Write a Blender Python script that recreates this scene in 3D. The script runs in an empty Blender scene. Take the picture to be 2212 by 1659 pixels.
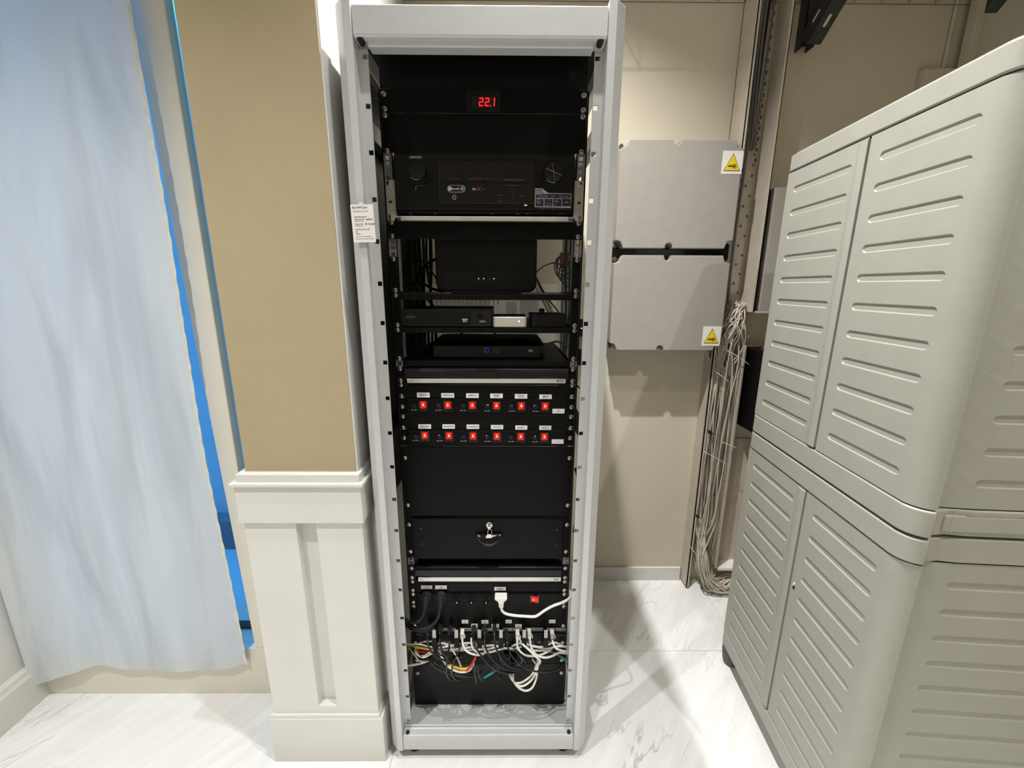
import bpy, bmesh, math, random
from mathutils import Vector, Matrix
random.seed(7)
scene = bpy.context.scene
COL = scene.collection

# ------------------------------------------------------------------ camera
F, PITCH, ROLL, YAW = 900.0, .2303, -.0044, -.0066
CAM = Vector((.0612, -1.0996, 1.428))
_r0 = Vector((math.cos(YAW), math.sin(YAW), 0))
_f0 = Vector((-math.sin(YAW), math.cos(YAW), 0))
_up = Vector((0, 0, 1))
FWD = _f0 * math.cos(PITCH) - _up * math.sin(PITCH)
_u1 = _f0 * math.sin(PITCH) + _up * math.cos(PITCH)
RIGHT = _r0 * math.cos(ROLL) - _u1 * math.sin(ROLL)
UP = _r0 * math.sin(ROLL) + _u1 * math.cos(ROLL)
cd = bpy.data.cameras.new('camera'); cam = bpy.data.objects.new('camera', cd); COL.objects.link(cam)
cd.sensor_fit = 'HORIZONTAL'; cd.sensor_width = 36.0; cd.lens = F / 2212 * 36.0
cd.clip_start = .02; cd.clip_end = 60
m = Matrix((RIGHT, UP, -FWD)).transposed().to_4x4(); m.translation = CAM
cam.matrix_world = m
scene.camera = cam

# ------------------------------------------------------------------ light, world, exposure
scene.view_settings.view_transform = 'Standard'
scene.view_settings.look = 'None'
scene.view_settings.gamma = 1
scene.view_settings.use_curve_mapping = False
scene.view_settings.exposure = -.32
w = bpy.data.worlds.new('world'); scene.world = w; w.use_nodes = True
w.node_tree.nodes['Background'].inputs[0].default_value = (.8, .78, .72, 1)
w.node_tree.nodes['Background'].inputs[1].default_value = .02
CEIL = 2.95

def spot(name, loc, energy, size=140, blend=1.0, color=(1, .995, .985), target=None, rad=.016):
    l = bpy.data.lights.new(name, 'SPOT'); l.energy = energy; l.spot_size = math.radians(size)
    l.spot_blend = blend; l.color = color; l.shadow_soft_size = rad
    o = bpy.data.objects.new(name, l); COL.objects.link(o); o.location = loc
    d = (Vector(target) - Vector(loc)) if target else Vector((0, 0, -1))
    o.rotation_euler = d.to_track_quat('-Z', 'Y').to_euler()
    return o

def area(name, loc, energy, sx, sy, color, target):
    l = bpy.data.lights.new(name, 'AREA'); l.energy = energy; l.shape = 'RECTANGLE'
    l.size = sx; l.size_y = sy; l.color = color
    o = bpy.data.objects.new(name, l); COL.objects.link(o); o.location = loc
    o.rotation_euler = (Vector(target) - Vector(loc)).to_track_quat('-Z', 'Y').to_euler()
    return o

# ceiling downlights of the room, then two added fill spots
spot('downlight_rack', (.12, -.05, CEIL - .03), 285, 118)
spot('downlight_right', (1.17, -.97, CEIL - .03), 130, 125)
spot('downlight_left', (-1.0, -.95, CEIL - .03), 200, 104)
spot('downlight_middle', (.10, -.42, CEIL - .03), 95, 84)
spot('fill_back_left', (-1.0, -2.1, CEIL - .03), 12)  # unseen fill behind the camera, added for general room light
spot('fill_back_right', (.6, -2.1, CEIL - .03), 12)  # second unseen fill, added like the one before
# blue pool-hall light behind the window
area('pool_light', (-1.7, .88, 2.75), 48, 1.8, .12, (.05, .40, 1.0), (-1.45, .45, 1.5))
area('pool_light_low', (-2.6, .60, .9), 20, .3, 1.2, (.05, .36, 1.0), (-1.2, .6, .6))

# ------------------------------------------------------------------ un-projection helpers (photo pixel -> point on a real plane)
def ray(u, v):
    return (RIGHT * ((u - 1106) / F) + UP * ((829.5 - v) / F) + FWD)
def P(u, v, Y=0.):
    d = ray(u, v); return CAM + d * ((Y - CAM.y) / d.y)
def PX(u, v, X):
    d = ray(u, v); return CAM + d * ((X - CAM.x) / d.x)
def zc(v, Y=0., u=1050):
    return P(u, v, Y).z

# ------------------------------------------------------------------ materials
def lin(c):
    return tuple(((x / 255) / 12.92 if x / 255 <= .04045 else ((x / 255 + .055) / 1.055) ** 2.4) for x in c) + (1,)
def mat(name, rgb, rough=.5, metal=0., var=.06, scale=30., bump=0., bscale=200., spec=.5, coat=0., stretch=None):
    mt = bpy.data.materials.new(name); mt.use_nodes = True
    nt = mt.node_tree; b = nt.nodes['Principled BSDF']
    c = lin(rgb)
    tc = nt.nodes.new('ShaderNodeTexCoord')
    src = tc.outputs['Object']
    if stretch:
        mp = nt.nodes.new('ShaderNodeMapping'); mp.inputs['Scale'].default_value = stretch
        nt.links.new(src, mp.inputs[0]); src = mp.outputs[0]
    nz = nt.nodes.new('ShaderNodeTexNoise'); nz.inputs['Scale'].default_value = scale; nz.inputs['Detail'].default_value = 4
    nt.links.new(src, nz.inputs['Vector'])
    rp = nt.nodes.new('ShaderNodeValToRGB')
    rp.color_ramp.elements[0].position = .3; rp.color_ramp.elements[1].position = .7
    rp.color_ramp.elements[0].color = tuple(x * (1 - var) for x in c[:3]) + (1,)
    rp.color_ramp.elements[1].color = tuple(min(1, x * (1 + var)) for x in c[:3]) + (1,)
    nt.links.new(nz.outputs['Fac'], rp.inputs[0]); nt.links.new(rp.outputs[0], b.inputs['Base Color'])
    b.inputs['Roughness'].default_value = rough; b.inputs['Metallic'].default_value = metal
    b.inputs['Specular IOR Level'].default_value = spec
    if coat: b.inputs['Coat Weight'].default_value = coat
    if bump:
        n2 = nt.nodes.new('ShaderNodeTexNoise'); n2.inputs['Scale'].default_value = bscale; n2.inputs['Detail'].default_value = 3
        nt.links.new(src, n2.inputs['Vector'])
        bp = nt.nodes.new('ShaderNodeBump'); bp.inputs['Strength'].default_value = bump; bp.inputs['Distance'].default_value = .002
        nt.links.new(n2.outputs['Fac'], bp.inputs['Height']); nt.links.new(bp.outputs[0], b.inputs['Normal'])
    return mt
def emit(name, rgb, strength, base=(20, 5, 5)):
    mt = mat(name, base, .35, var=.02)
    b = mt.node_tree.nodes['Principled BSDF']
    b.inputs['Emission Color'].default_value = lin(rgb); b.inputs['Emission Strength'].default_value = strength
    return mt

M = {}
M['rack'] = mat('rack_grey_paint', (200, 201, 201), .38, .2, .02, 40, .06, 600)
M['rack_dark'] = mat('rack_rail_grey', (122, 123, 122), .42, .35, .05, 80)
M['black'] = mat('satin_black_steel', (5, 5, 5), .45, 0, .10, 40, .12, 900, .14)
M['black2'] = mat('matt_black_plastic', (5, 5, 5), .5, 0, .10, 60, .05, 700, .25)
M['gloss'] = mat('gloss_black', (7, 7, 8), .12, 0, .05, 40, 0, 0, .5)
M['piano'] = mat('hairline_black', (5, 5, 5), .32, 0, .10, 60, 0, 0, .3)
M['void'] = mat('socket_black', (3, 3, 3), .6, 0, .05, 50, 0, 0, .12)
M['rubber'] = mat('black_rubber', (15, 15, 15), .7, 0, .1, 50)
M['chrome'] = mat('nickel_screw', (205, 203, 198), .22, 1., .05, 300)
M['screwdark'] = mat('screw_recess', (70, 68, 64), .5, .8, .1, 300)
M['alu'] = mat('brushed_aluminium', (205, 205, 200), .33, .55, .05, 40, 0, 0, .5, stretch=(2, 60, 60))
M['zinc'] = mat('zinc_bracket', (172, 168, 158), .45, .35, .05, 60)
M['wall'] = mat('cream_wall_paint', (208, 199, 179), .85, 0, .03, 3, .12, 260)
M['ceil'] = mat('white_ceiling_paint', (196, 190, 180), .9, 0, .02, 3)
M['tan'] = mat('tan_wall_paint', (174, 158, 126), .8, 0, .04, 4, .22, 320)
M['wains'] = mat('off_white_wood_paint', (218, 217, 211), .5, 0, .025, 6, .05, 120)
M['wood_frame'] = mat('window_cream_lacquer', (228, 222, 207), .42, 0, .03, 8)
M['duct'] = mat('cream_trunking', (196, 186, 170), .6, 0, .06, 25, .05, 200)
M['ductgrey'] = mat('galvanised_tray', (192, 182, 166), .55, .2, .10, 30, .06, 200)
M['box'] = mat('enclosure_grey_plastic', (161, 156, 148), .45, 0, .03, 20, .12, 700)
M['slotdark'] = mat('enclosure_recess_grey', (96, 92, 86), .6, 0, .05, 40)
M['cab'] = mat('storage_grey_plastic', (163, 162, 152), .45, 0, .03, 15, .14, 800)
M['cabdark'] = mat('storage_foot_plastic', (82, 82, 82), .6, 0, .05, 30)
M['white'] = mat('white_plastic', (236, 233, 226), .4, 0, .03, 40)
M['wcable'] = mat('white_cable_jacket', (232, 229, 220), .4, 0, .05, 60)
M['bcable'] = mat('black_cable_jacket', (14, 14, 14), .33, 0, .08, 60)
M['beige'] = mat('beige_cable_jacket', (200, 190, 175), .5, 0, .10, 12)
M['greyc'] = mat('grey_cable_jacket', (112, 112, 110), .5, 0, .08, 30)
M['yellow'] = mat('yellow_cable_jacket', (214, 178, 40), .45, 0, .06, 40)
M['red'] = mat('red_cable_jacket', (190, 36, 32), .45, 0, .06, 40)
M['teal'] = mat('teal_cable_jacket', (40, 140, 140), .45, 0, .06, 40)
M['tape'] = mat('white_label_tape', (224, 224, 222), .45, 0, .02, 60)
M['paper'] = mat('card_paper', (232, 226, 220), .7, 0, .03, 30)
M['ink'] = mat('black_ink', (28, 26, 26), .7, 0, .05, 60)
M['inkgrey'] = mat('grey_ink', (150, 142, 138), .7, 0, .05, 60)
M['print'] = mat('white_print', (205, 205, 205), .5, 0, .03, 60)
M['printdim'] = mat('dim_grey_print', (96, 96, 96), .5, 0, .03, 60)
M['navy'] = mat('navy_sticker', (18, 18, 44), .4, 0, .05, 40)
M['silver_print'] = mat('silver_sticker', (186, 186, 190), .4, .1, .03, 40)
M['orange'] = mat('orange_print', (170, 66, 36), .5, 0, .05, 40)
M['signyel'] = mat('warning_yellow', (236, 208, 20), .5, 0, .03, 40)
M['brown'] = mat('brown_card', (92, 62, 44), .8, 0, .1, 20)
M['bracket'] = mat('dark_green_grey_bracket', (58, 60, 58), .45, .4, .12, 30)
M['wire'] = mat('tray_wire_zinc', (120, 108, 92), .5, .5, .1, 40)
M['steelgrey'] = mat('streamer_aluminium', (190, 184, 170), .4, .3, .03, 40)
M['led_red'] = emit('led_red', (255, 22, 34), 2.6)
M['rocker'] = emit('red_rocker', (235, 20, 14), .85, (120, 8, 8))
M['rocker_hot'] = emit('red_rocker_lamp', (255, 150, 90), 3.0, (160, 30, 20))
M['led_white'] = emit('led_white', (255, 250, 240), 1.6, (200, 200, 200))
M['led_blue'] = emit('led_blue', (70, 60, 220), .9, (20, 20, 60))
M['poolwall'] = mat('pool_plaster', (225, 228, 230), .7, 0, .04, 8, .4, 60)
M['pooldark'] = mat('pool_bench_tile', (120, 126, 134), .5, 0, .06, 8)
M['poolstone'] = mat('pool_stone', (200, 200, 205), .4, 0, .25, 9)

# marble floor tile: base white with stretched diagonal veins, different on each tile
def marble():
    mt = bpy.data.materials.new('white_marble'); mt.use_nodes = True; nt = mt.node_tree; N = nt.nodes; L = nt.links
    b = N['Principled BSDF']; tc = N.new('ShaderNodeTexCoord'); oi = N.new('ShaderNodeObjectInfo')
    geo = N.new('ShaderNodeNewGeometry')
    comb = N.new('ShaderNodeCombineXYZ'); mul = N.new('ShaderNodeMath'); mul.operation = 'MULTIPLY'; mul.inputs[1].default_value = 13.
    L.new(oi.outputs['Random'], mul.inputs[0]); L.new(mul.outputs[0], comb.inputs[0]); L.new(mul.outputs[0], comb.inputs[1])
    add = N.new('ShaderNodeVectorMath'); add.operation = 'ADD'
    L.new(geo.outputs['Position'], add.inputs[0]); L.new(comb.outputs[0], add.inputs[1])
    mp0 = N.new('ShaderNodeMapping'); mp0.inputs['Rotation'].default_value = (0, 0, math.radians(-52)); L.new(add.outputs[0], mp0.inputs[0])
    mp = N.new('ShaderNodeMapping'); mp.inputs['Scale'].default_value = (1.0, 6.5, 1); L.new(mp0.outputs[0], mp.inputs[0])
    def veins(scale, detail, dist, lo, hi):
        n = N.new('ShaderNodeTexNoise'); n.inputs['Scale'].default_value = scale; n.inputs['Detail'].default_value = detail
        n.inputs['Distortion'].default_value = dist; n.inputs['Roughness'].default_value = .62; L.new(mp.outputs[0], n.inputs['Vector'])
        s = N.new('ShaderNodeMath'); s.operation = 'SUBTRACT'; s.inputs[1].default_value = .5; L.new(n.outputs['Fac'], s.inputs[0])
        a = N.new('ShaderNodeMath'); a.operation = 'ABSOLUTE'; L.new(s.outputs[0], a.inputs[0])
        r = N.new('ShaderNodeMapRange'); r.inputs[1].default_value = lo; r.inputs[2].default_value = hi; r.inputs[3].default_value = 1; r.inputs[4].default_value = 0
        L.new(a.outputs[0], r.inputs[0]); return r.outputs[0]
    v1 = veins(1.0, 5, .45, .0, .017); v2 = veins(1.3, 3, .3, .0, .11)
    # veins come and go across the slab
    pn = N.new('ShaderNodeTexNoise'); pn.inputs['Scale'].default_value = 2.2; L.new(add.outputs[0], pn.inputs['Vector'])
    pr = N.new('ShaderNodeMapRange'); pr.inputs[1].default_value = .42; pr.inputs[2].default_value = .68; L.new(pn.outputs['Fac'], pr.inputs[0])
    m1 = N.new('ShaderNodeMath'); m1.operation = 'MULTIPLY'; L.new(v1, m1.inputs[0]); pr.inputs[4].default_value = .9; L.new(pr.outputs[0], m1.inputs[1])
    m2 = N.new('ShaderNodeMath'); m2.operation = 'MULTIPLY'; m2.inputs[1].default_value = .16; L.new(v2, m2.inputs[0])
    sm = N.new('ShaderNodeMath'); sm.operation = 'MAXIMUM'; L.new(m1.outputs[0], sm.inputs[0]); L.new(m2.outputs[0], sm.inputs[1])
    mx = N.new('ShaderNodeMixRGB'); mx.inputs[1].default_value = lin((244, 243, 240)); mx.inputs[2].default_value = lin((186, 184, 179))
    L.new(sm.outputs[0], mx.inputs[0]); L.new(mx.outputs[0], b.inputs['Base Color'])
    b.inputs['Roughness'].default_value = .16
    return mt
M['marble'] = marble()
M['grout'] = mat('pale_grout', (214, 210, 204), .9, 0, .05, 60)

def curtain_mat():
    mt = bpy.data.materials.new('white_curtain_cloth'); mt.use_nodes = True; nt = mt.node_tree; N = nt.nodes; L = nt.links
    for n in list(N):
        if n.type != 'OUTPUT_MATERIAL': N.remove(n)
    out = [n for n in N if n.type == 'OUTPUT_MATERIAL'][0]
    tc = N.new('ShaderNodeTexCoord'); mp = N.new('ShaderNodeMapping'); mp.inputs['Scale'].default_value = (9, 9, 1.2); L.new(tc.outputs['Object'], mp.inputs[0])
    nz = N.new('ShaderNodeTexNoise'); nz.inputs['Scale'].default_value = 1.1; nz.inputs['Detail'].default_value = 7; nz.inputs['Distortion'].default_value = .6; L.new(mp.outputs[0], nz.inputs['Vector'])
    rp = N.new('ShaderNodeValToRGB'); rp.color_ramp.elements[0].position = .36; rp.color_ramp.elements[1].position = .55
    rp.color_ramp.elements[0].color = lin((206, 211, 212)); rp.color_ramp.elements[1].color = lin((224, 228, 228)); L.new(nz.outputs['Fac'], rp.inputs[0])
    n2 = N.new('ShaderNodeTexNoise'); n2.inputs['Scale'].default_value = 5; n2.inputs['Detail'].default_value = 8; L.new(tc.outputs['Object'], n2.inputs['Vector'])
    ad = N.new('ShaderNodeMath'); ad.operation = 'ADD'; L.new(nz.outputs['Fac'], ad.inputs[0]); L.new(n2.outputs['Fac'], ad.inputs[1])
    bp = N.new('ShaderNodeBump'); bp.inputs['Strength'].default_value = .22; bp.inputs['Distance'].default_value = .008; L.new(ad.outputs[0], bp.inputs['Height'])
    d = N.new('ShaderNodeBsdfDiffuse'); t = N.new('ShaderNodeBsdfTranslucent'); mx = N.new('ShaderNodeMixShader'); mx.inputs[0].default_value = .20
    for s in (d, t): L.new(rp.outputs[0], s.inputs['Color']); L.new(bp.outputs[0], s.inputs['Normal'])
    L.new(d.outputs[0], mx.inputs[1]); L.new(t.outputs[0], mx.inputs[2]); L.new(mx.outputs[0], out.inputs['Surface'])
    return mt
M['curtain'] = curtain_mat()
M['hem'] = mat('curtain_hem_cloth', (224, 219, 204), .85, 0, .1, 60, .3, 200)
def glass_mat():
    mt = bpy.data.materials.new('window_glass'); mt.use_nodes = True; nt = mt.node_tree; N = nt.nodes; L = nt.links
    for n in list(N):
        if n.type != 'OUTPUT_MATERIAL': N.remove(n)
    out = [n for n in N if n.type == 'OUTPUT_MATERIAL'][0]
    tr = N.new('ShaderNodeBsdfTransparent'); tr.inputs[0].default_value = (.93, .97, .98, 1)
    gl = N.new('ShaderNodeBsdfGlossy'); gl.inputs['Roughness'].default_value = .02
    mx = N.new('ShaderNodeMixShader'); mx.inputs[0].default_value = .035; L.new(tr.outputs[0], mx.inputs[1]); L.new(gl.outputs[0], mx.inputs[2]); L.new(mx.outputs[0], out.inputs['Surface'])
    return mt
M['glass'] = glass_mat()

# ------------------------------------------------------------------ mesh helpers
WP = {}                                   # origin (world) of each object
def wloc(o): return WP.get(o.name, Vector((0, 0, 0)))
def tag(o, label=None, cat=None, group=None, kind=None):
    if label: o['label'] = label
    if cat: o['category'] = cat
    if group: o['group'] = group
    if kind: o['kind'] = kind
    return o
def thing(name, loc, label, cat, group=None, rz=0):
    o = bpy.data.objects.new(name, None); COL.objects.link(o); o.location = loc; o.rotation_euler = (0, 0, rz)
    o.empty_display_size = .05
    WP[o.name] = Vector(loc); return tag(o, label, cat, group)

class MB:
    def __init__(s): s.v = []; s.f = []
    def add(s, vs, fs):
        n = len(s.v); s.v += [Vector(x) for x in vs]; s.f += [tuple(i + n for i in f) for f in fs]; return s
    def box(s, a, b):
        x0, y0, z0 = [min(a[i], b[i]) for i in range(3)]; x1, y1, z1 = [max(a[i], b[i]) for i in range(3)]
        return s.add([(x0,y0,z0),(x1,y0,z0),(x1,y1,z0),(x0,y1,z0),(x0,y0,z1),(x1,y0,z1),(x1,y1,z1),(x0,y1,z1)],
                     [(0,3,2,1),(4,5,6,7),(0,1,5,4),(1,2,6,5),(2,3,7,6),(3,0,4,7)])
    def prism(s, pts, axis, a, b):
        # pts: 2D outline (ccw when looking along -axis); axis 'x': (y,z), 'y': (x,z), 'z': (x,y)
        def mk(p, t): return {'x': (t, p[0], p[1]), 'y': (p[0], t, p[1]), 'z': (p[0], p[1], t)}[axis]
        n = len(pts); vs = [mk(p, a) for p in pts] + [mk(p, b) for p in pts]
        fs = [tuple(range(n))[::-1], tuple(range(n, 2*n))] + [(i, (i+1) % n, n+(i+1) % n, n+i) for i in range(n)]
        return s.add(vs, fs)
    def cyl(s, c, r, h, axis='z', n=16, r2=None):
        r2 = r if r2 is None else r2; c = Vector(c)
        ax = {'x': (Vector((0,1,0)), Vector((0,0,1)), Vector((1,0,0))), 'y': (Vector((0,0,1)), Vector((1,0,0)), Vector((0,1,0))), 'z': (Vector((1,0,0)), Vector((0,1,0)), Vector((0,0,1)))}[axis]
        vs = []
        for t, rr in ((0, r), (h, r2)):
            for i in range(n):
                a = 2*math.pi*i/n; vs.append(c + ax[2]*t + ax[0]*math.cos(a)*rr + ax[1]*math.sin(a)*rr)
        return s.add(vs, [tuple(range(n))[::-1], tuple(range(n, 2*n))] + [(i, (i+1) % n, n+(i+1) % n, n+i) for i in range(n)])
    def lathe(s, c, prof, axis='y', n=20, ring=False):
        # prof: list of (radius, along axis)
        c = Vector(c); A = {'x': (Vector((0,1,0)), Vector((0,0,1)), Vector((1,0,0))), 'y': (Vector((0,0,1)), Vector((1,0,0)), Vector((0,1,0))), 'z': (Vector((1,0,0)), Vector((0,1,0)), Vector((0,0,1)))}[axis]
        vs = []; fs = []
        for r, t in prof:
            for i in range(n):
                a = 2*math.pi*i/n; vs.append(c + A[2]*t + A[0]*math.cos(a)*r + A[1]*math.sin(a)*r)
        for k in range(len(prof)-1):
            for i in range(n): fs.append((k*n+i, k*n+(i+1) % n, (k+1)*n+(i+1) % n, (k+1)*n+i))
        if not ring: fs.append(tuple(range(n))[::-1]); fs.append(tuple(range((len(prof)-1)*n, len(prof)*n)))
        return s.add(vs, fs)
    def tube(s, pts, r, n=8, smooth=5):
        pts = [Vector(p) for p in pts]
        if smooth and len(pts) > 2: pts = crom(pts, smooth)
        rings = []; t0 = (pts[1]-pts[0]).normalized()
        nrm = t0.orthogonal().normalized()
        base = len(s.v)
        for i, p in enumerate(pts):
            t = (pts[min(i+1, len(pts)-1)] - pts[max(i-1, 0)])
            if t.length < 1e-9: t = t0.copy()
            t.normalize(); nrm = nrm - t*nrm.dot(t)
            if nrm.length < 1e-6: nrm = t.orthogonal()
            nrm.normalize(); bn = t.cross(nrm)
            rr = r(i/(len(pts)-1)) if callable(r) else r
            for k in range(n):
                a = 2*math.pi*k/n; s.v.append(p + nrm*math.cos(a)*rr + bn*math.sin(a)*rr)
        for i in range(len(pts)-1):
            for k in range(n): s.f.append((base+i*n+k, base+i*n+(k+1) % n, base+(i+1)*n+(k+1) % n, base+(i+1)*n+k))
        s.f.append(tuple(base+k for k in range(n))[::-1]); e = base+(len(pts)-1)*n; s.f.append(tuple(e+k for k in range(n)))
        return s
    def xf(s, fn): s.v = [Vector(fn(v)) for v in s.v]; return s
    def build(s, name, material, parent=None, smooth=False, bevel=0, local=False, seg=2, structure=False):
        org = wloc(parent) if parent else Vector((0, 0, 0))
        if parent is None and not local and s.v:
            lo = Vector([min(v[i] for v in s.v) for i in range(3)]); hi = Vector([max(v[i] for v in s.v) for i in range(3)])
            org = Vector(((lo.x+hi.x)/2, (lo.y+hi.y)/2, lo.z))
        if local: org = Vector((0, 0, 0))
        me = bpy.data.meshes.new(name); me.from_pydata([tuple(v-org) for v in s.v], [], s.f)
        bm = bmesh.new(); bm.from_mesh(me); bmesh.ops.recalc_face_normals(bm, faces=bm.faces); bm.to_mesh(me); bm.free()
        me.materials.append(M[material] if isinstance(material, str) else material)
        if smooth:
            for p in me.polygons: p.use_smooth = True
        o = bpy.data.objects.new(name, me); COL.objects.link(o)
        if smooth == 'auto':
            try: me.set_sharp_from_angle(angle=math.radians(40))
            except Exception: pass
        if parent: o.parent = parent; WP[o.name] = wloc(parent)
        else: o.location = org; WP[o.name] = org
        if bevel:
            bv = o.modifiers.new('bevel', 'BEVEL'); bv.width = bevel; bv.segments = seg; bv.limit_method = 'ANGLE'; bv.angle_limit = math.radians(40)
        return o

def crom(pts, k):
    out = []; n = len(pts)
    for i in range(n-1):
        p0 = pts[max(i-1, 0)]; p1 = pts[i]; p2 = pts[i+1]; p3 = pts[min(i+2, n-1)]
        for j in range(k):
            t = j/k
            out.append(.5*((2*p1)+(p2-p0)*t+(2*p0-5*p1+4*p2-p3)*t*t+(-p0+3*p1-3*p2+p3)*t**3))
    out.append(pts[-1]); return out
def rrect(x0, z0, x1, z1, r, n=4):
    pts = []
    for cx, cz, a0 in ((x1-r, z0+r, -90), (x1-r, z1-r, 0), (x0+r, z1-r, 90), (x0+r, z0+r, 180)):
        for i in range(n+1):
            a = math.radians(a0+90*i/n); pts.append((cx+r*math.cos(a), cz+r*math.sin(a)))
    return pts
def inst(mesh_obj_mesh, name, pos, parent):
    o = bpy.data.objects.new(name, mesh_obj_mesh); COL.objects.link(o); o.parent = parent
    o.location = Vector(pos) - wloc(parent); return o
def text(s, size, material, parent, pos, align='CENTER', sx=1., name='lettering', depth=.0003, rot=None, shear=0., local=False):
    cu = bpy.data.curves.new('t', 'FONT'); cu.body = s; cu.size = size; cu.align_x = align; cu.align_y = 'CENTER'; cu.extrude = depth; cu.resolution_u = 3; cu.shear = shear
    t = bpy.data.objects.new('t', cu); COL.objects.link(t)
    dg = bpy.context.evaluated_depsgraph_get(); me = bpy.data.meshes.new_from_object(t.evaluated_get(dg))
    bpy.data.objects.remove(t); bpy.data.curves.remove(cu)
    me.name = name; me.materials.clear(); me.materials.append(M[material])
    R = Matrix.Rotation(math.radians(90), 4, 'X') if rot is None else rot
    me.transform(R @ Matrix.Diagonal((sx, 1, 1, 1)))
    o = bpy.data.objects.new(name, me); COL.objects.link(o); o.parent = parent
    o.location = Vector(pos) if local else Vector(pos) - wloc(parent); return o

# ================================================================== STRUCTURE
def S(o): return tag(o, kind='structure')
WY = .712                      # back wall plane
# floor: bed + marble tiles
fl = S(MB().box((-1.62, -3.0, -.06), (-.45, .12, -.004)).box((-.45, -3.0, -.06), (2.3, .75, -.004)).build('floor', 'grout'))
xs = [-1.6, -.3, 1.0, 2.3]; ys = [.887, .287, -.313, -.913, -1.513, -2.113, -2.713]
for i in range(3):
    for j in range(6):
        a, b = ys[j+1], min(ys[j], .72 if i else .118)
        if b <= a: continue
        t = MB().box((xs[i]+.0007, a+.0007, -.003), (xs[i+1]-.0007, b-.0007, 0)).build('tile', 'marble', fl)
S(MB().box((-.34, WY, 0), (2.3, WY+.1, CEIL)).build('wall_back', 'wall'))
S(MB().box((1.775, -3., 0), (1.88, WY, CEIL)).build('wall_right', 'wall'))
wl = S(MB().box((-1.72, -3., 0), (-1.605, .13, CEIL)).build('wall_left', 'wains'))
S(MB().box((-1.72, -3.1, 0), (2.3, -3.0, CEIL)).build('wall_front', 'wall'))
S(MB().box((-1.72, -3.1, CEIL), (2.3, .82, CEIL+.08)).build('ceiling', 'ceil'))
bb = MB().prism([(-1.605, 0), (-1.580, 0), (-1.580, .115), (-1.586, .125), (-1.588, .138), (-1.598, .146), (-1.605, .146)], 'y', -3.0, .11)
S(bb.build('baseboard_left', 'wains'))
S(MB().box((-.334, WY-.012, 0), (.915, WY, .072)).build('baseboard_back', 'wains', bevel=.002))

# ---- pier beside the rack with painted wainscot
pz = .955; PY = -.09
pier = S(MB().box((-.626, PY, .90), (-.338, .80, CEIL)).box((-.626, -.06, 0), (-.338, .80, .90)).build('wall_centre', 'tan'))
def sp(mb, name, bevel=.0015): return mb.build(name, 'wains', pier, bevel=bevel)
# side cladding towards the rack is off white as well
sp(MB().box((-.3385, PY+.002, .0), (-.334, WY, CEIL)), 'side_lining', 0)
# plinth, chair rail mouldings, frieze board, stiles with a recessed strip between, on front and rack side
sp(MB().box((-.655, -.112, 0), (-.316, -.06, .165)), 'plinth'); sp(MB().box((-.345, -.06, 0), (-.316, .70, .165)), 'plinth')
sp(MB().prism([(-.655, .165), (-.322, .165), (-.326, .178), (-.650, .178)], 'y', -.110, -.06), 'plinth_cap')
sp(MB().box((-.648, -.1130, .818), (-.322, -.06, .925)), 'frieze_board'); sp(MB().box((-.345, -.06, .818), (-.322, .70, .925)), 'frieze_board')
sp(MB().box((-.655, -.121, .925), (-.314, -.06, .934)), 'rail_bead'); sp(MB().box((-.345, -.06, .925), (-.314, .70, .934)), 'rail_bead')
sp(MB().box((-.642, -.109, .934), (-.325, -.06, .955)), 'chair_rail'); sp(MB().box((-.345, -.06, .934), (-.325, .70, .955)), 'chair_rail')
sp(MB().box((-.632, -.0825, .165), (-.338, -.06, .818)), 'recessed_panel', 0)
sp(MB().box((-.642, -.104, .165), (-.505, -.07, .818)), 'stile')
sp(MB().box((-.452, -.104, .165), (-.329, -.07, .818)), 'stile')
sp(MB().box((-.507, -.104, .165), (-.450, -.07, .205)), 'bottom_rail')
for a, b in ((-.07, .10), (.16, .34), (.40, .66)):
    sp(MB().box((-.340, a, .165), (-.329, b, .818)), 'stile')

# ---- window at left with the blue pool hall behind
win = S(MB().box((-1.605, .110, 0), (-.626, .165, .195)).build('window_1', 'wood_frame', bevel=.003))
MB().prism([(-.823, .195), (-.785, .195), (-.785, CEIL), (-.897, CEIL)], 'y', .110, .142).build('frame_post', 'wood_frame', win, bevel=.003)
MB().box((-1.605, .110, .195), (-1.545, .150, CEIL)).build('frame_post', 'wood_frame', win, bevel=.003)
MB().box((-.655, .110, .195), (-.626, .150, CEIL)).build('frame_post', 'wood_frame', win, bevel=.002)
MB().box((-1.545, .128, .195), (-.823, .134, CEIL)).build('pane', 'glass', win)
MB().box((-.785, .128, .195), (-.655, .134, CEIL)).build('pane', 'glass', win)
MB().box((-1.545, .165, .150), (-.64, .33, .175)).build('sill', 'wood_frame', win)
MB().box((-1.545, .215, .175), (-.64, .240, .190)).build('sliding_track', 'rubber', win)
S(MB().box((-4., 1.05, -.2), (-.626, 1.15, CEIL)).build('wall_beyond', 'poolwall'))
S(MB().box((-4., .165, -.2), (-.626, 1.05, .0)).build('floor_beyond', 'poolwall'))
S(MB().box((-4.1, .13, -.2), (-4., 1.15, CEIL)).build('wall_beyond_left', 'poolwall'))
S(MB().box((-4., .13, CEIL), (-.626, 1.15, CEIL+.08)).build('ceiling_beyond', 'poolwall'))
S(MB().box((-4., .95, 0), (-.626, 1.05, .17)).build('trim_1', 'pooldark', bevel=.004))
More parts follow.
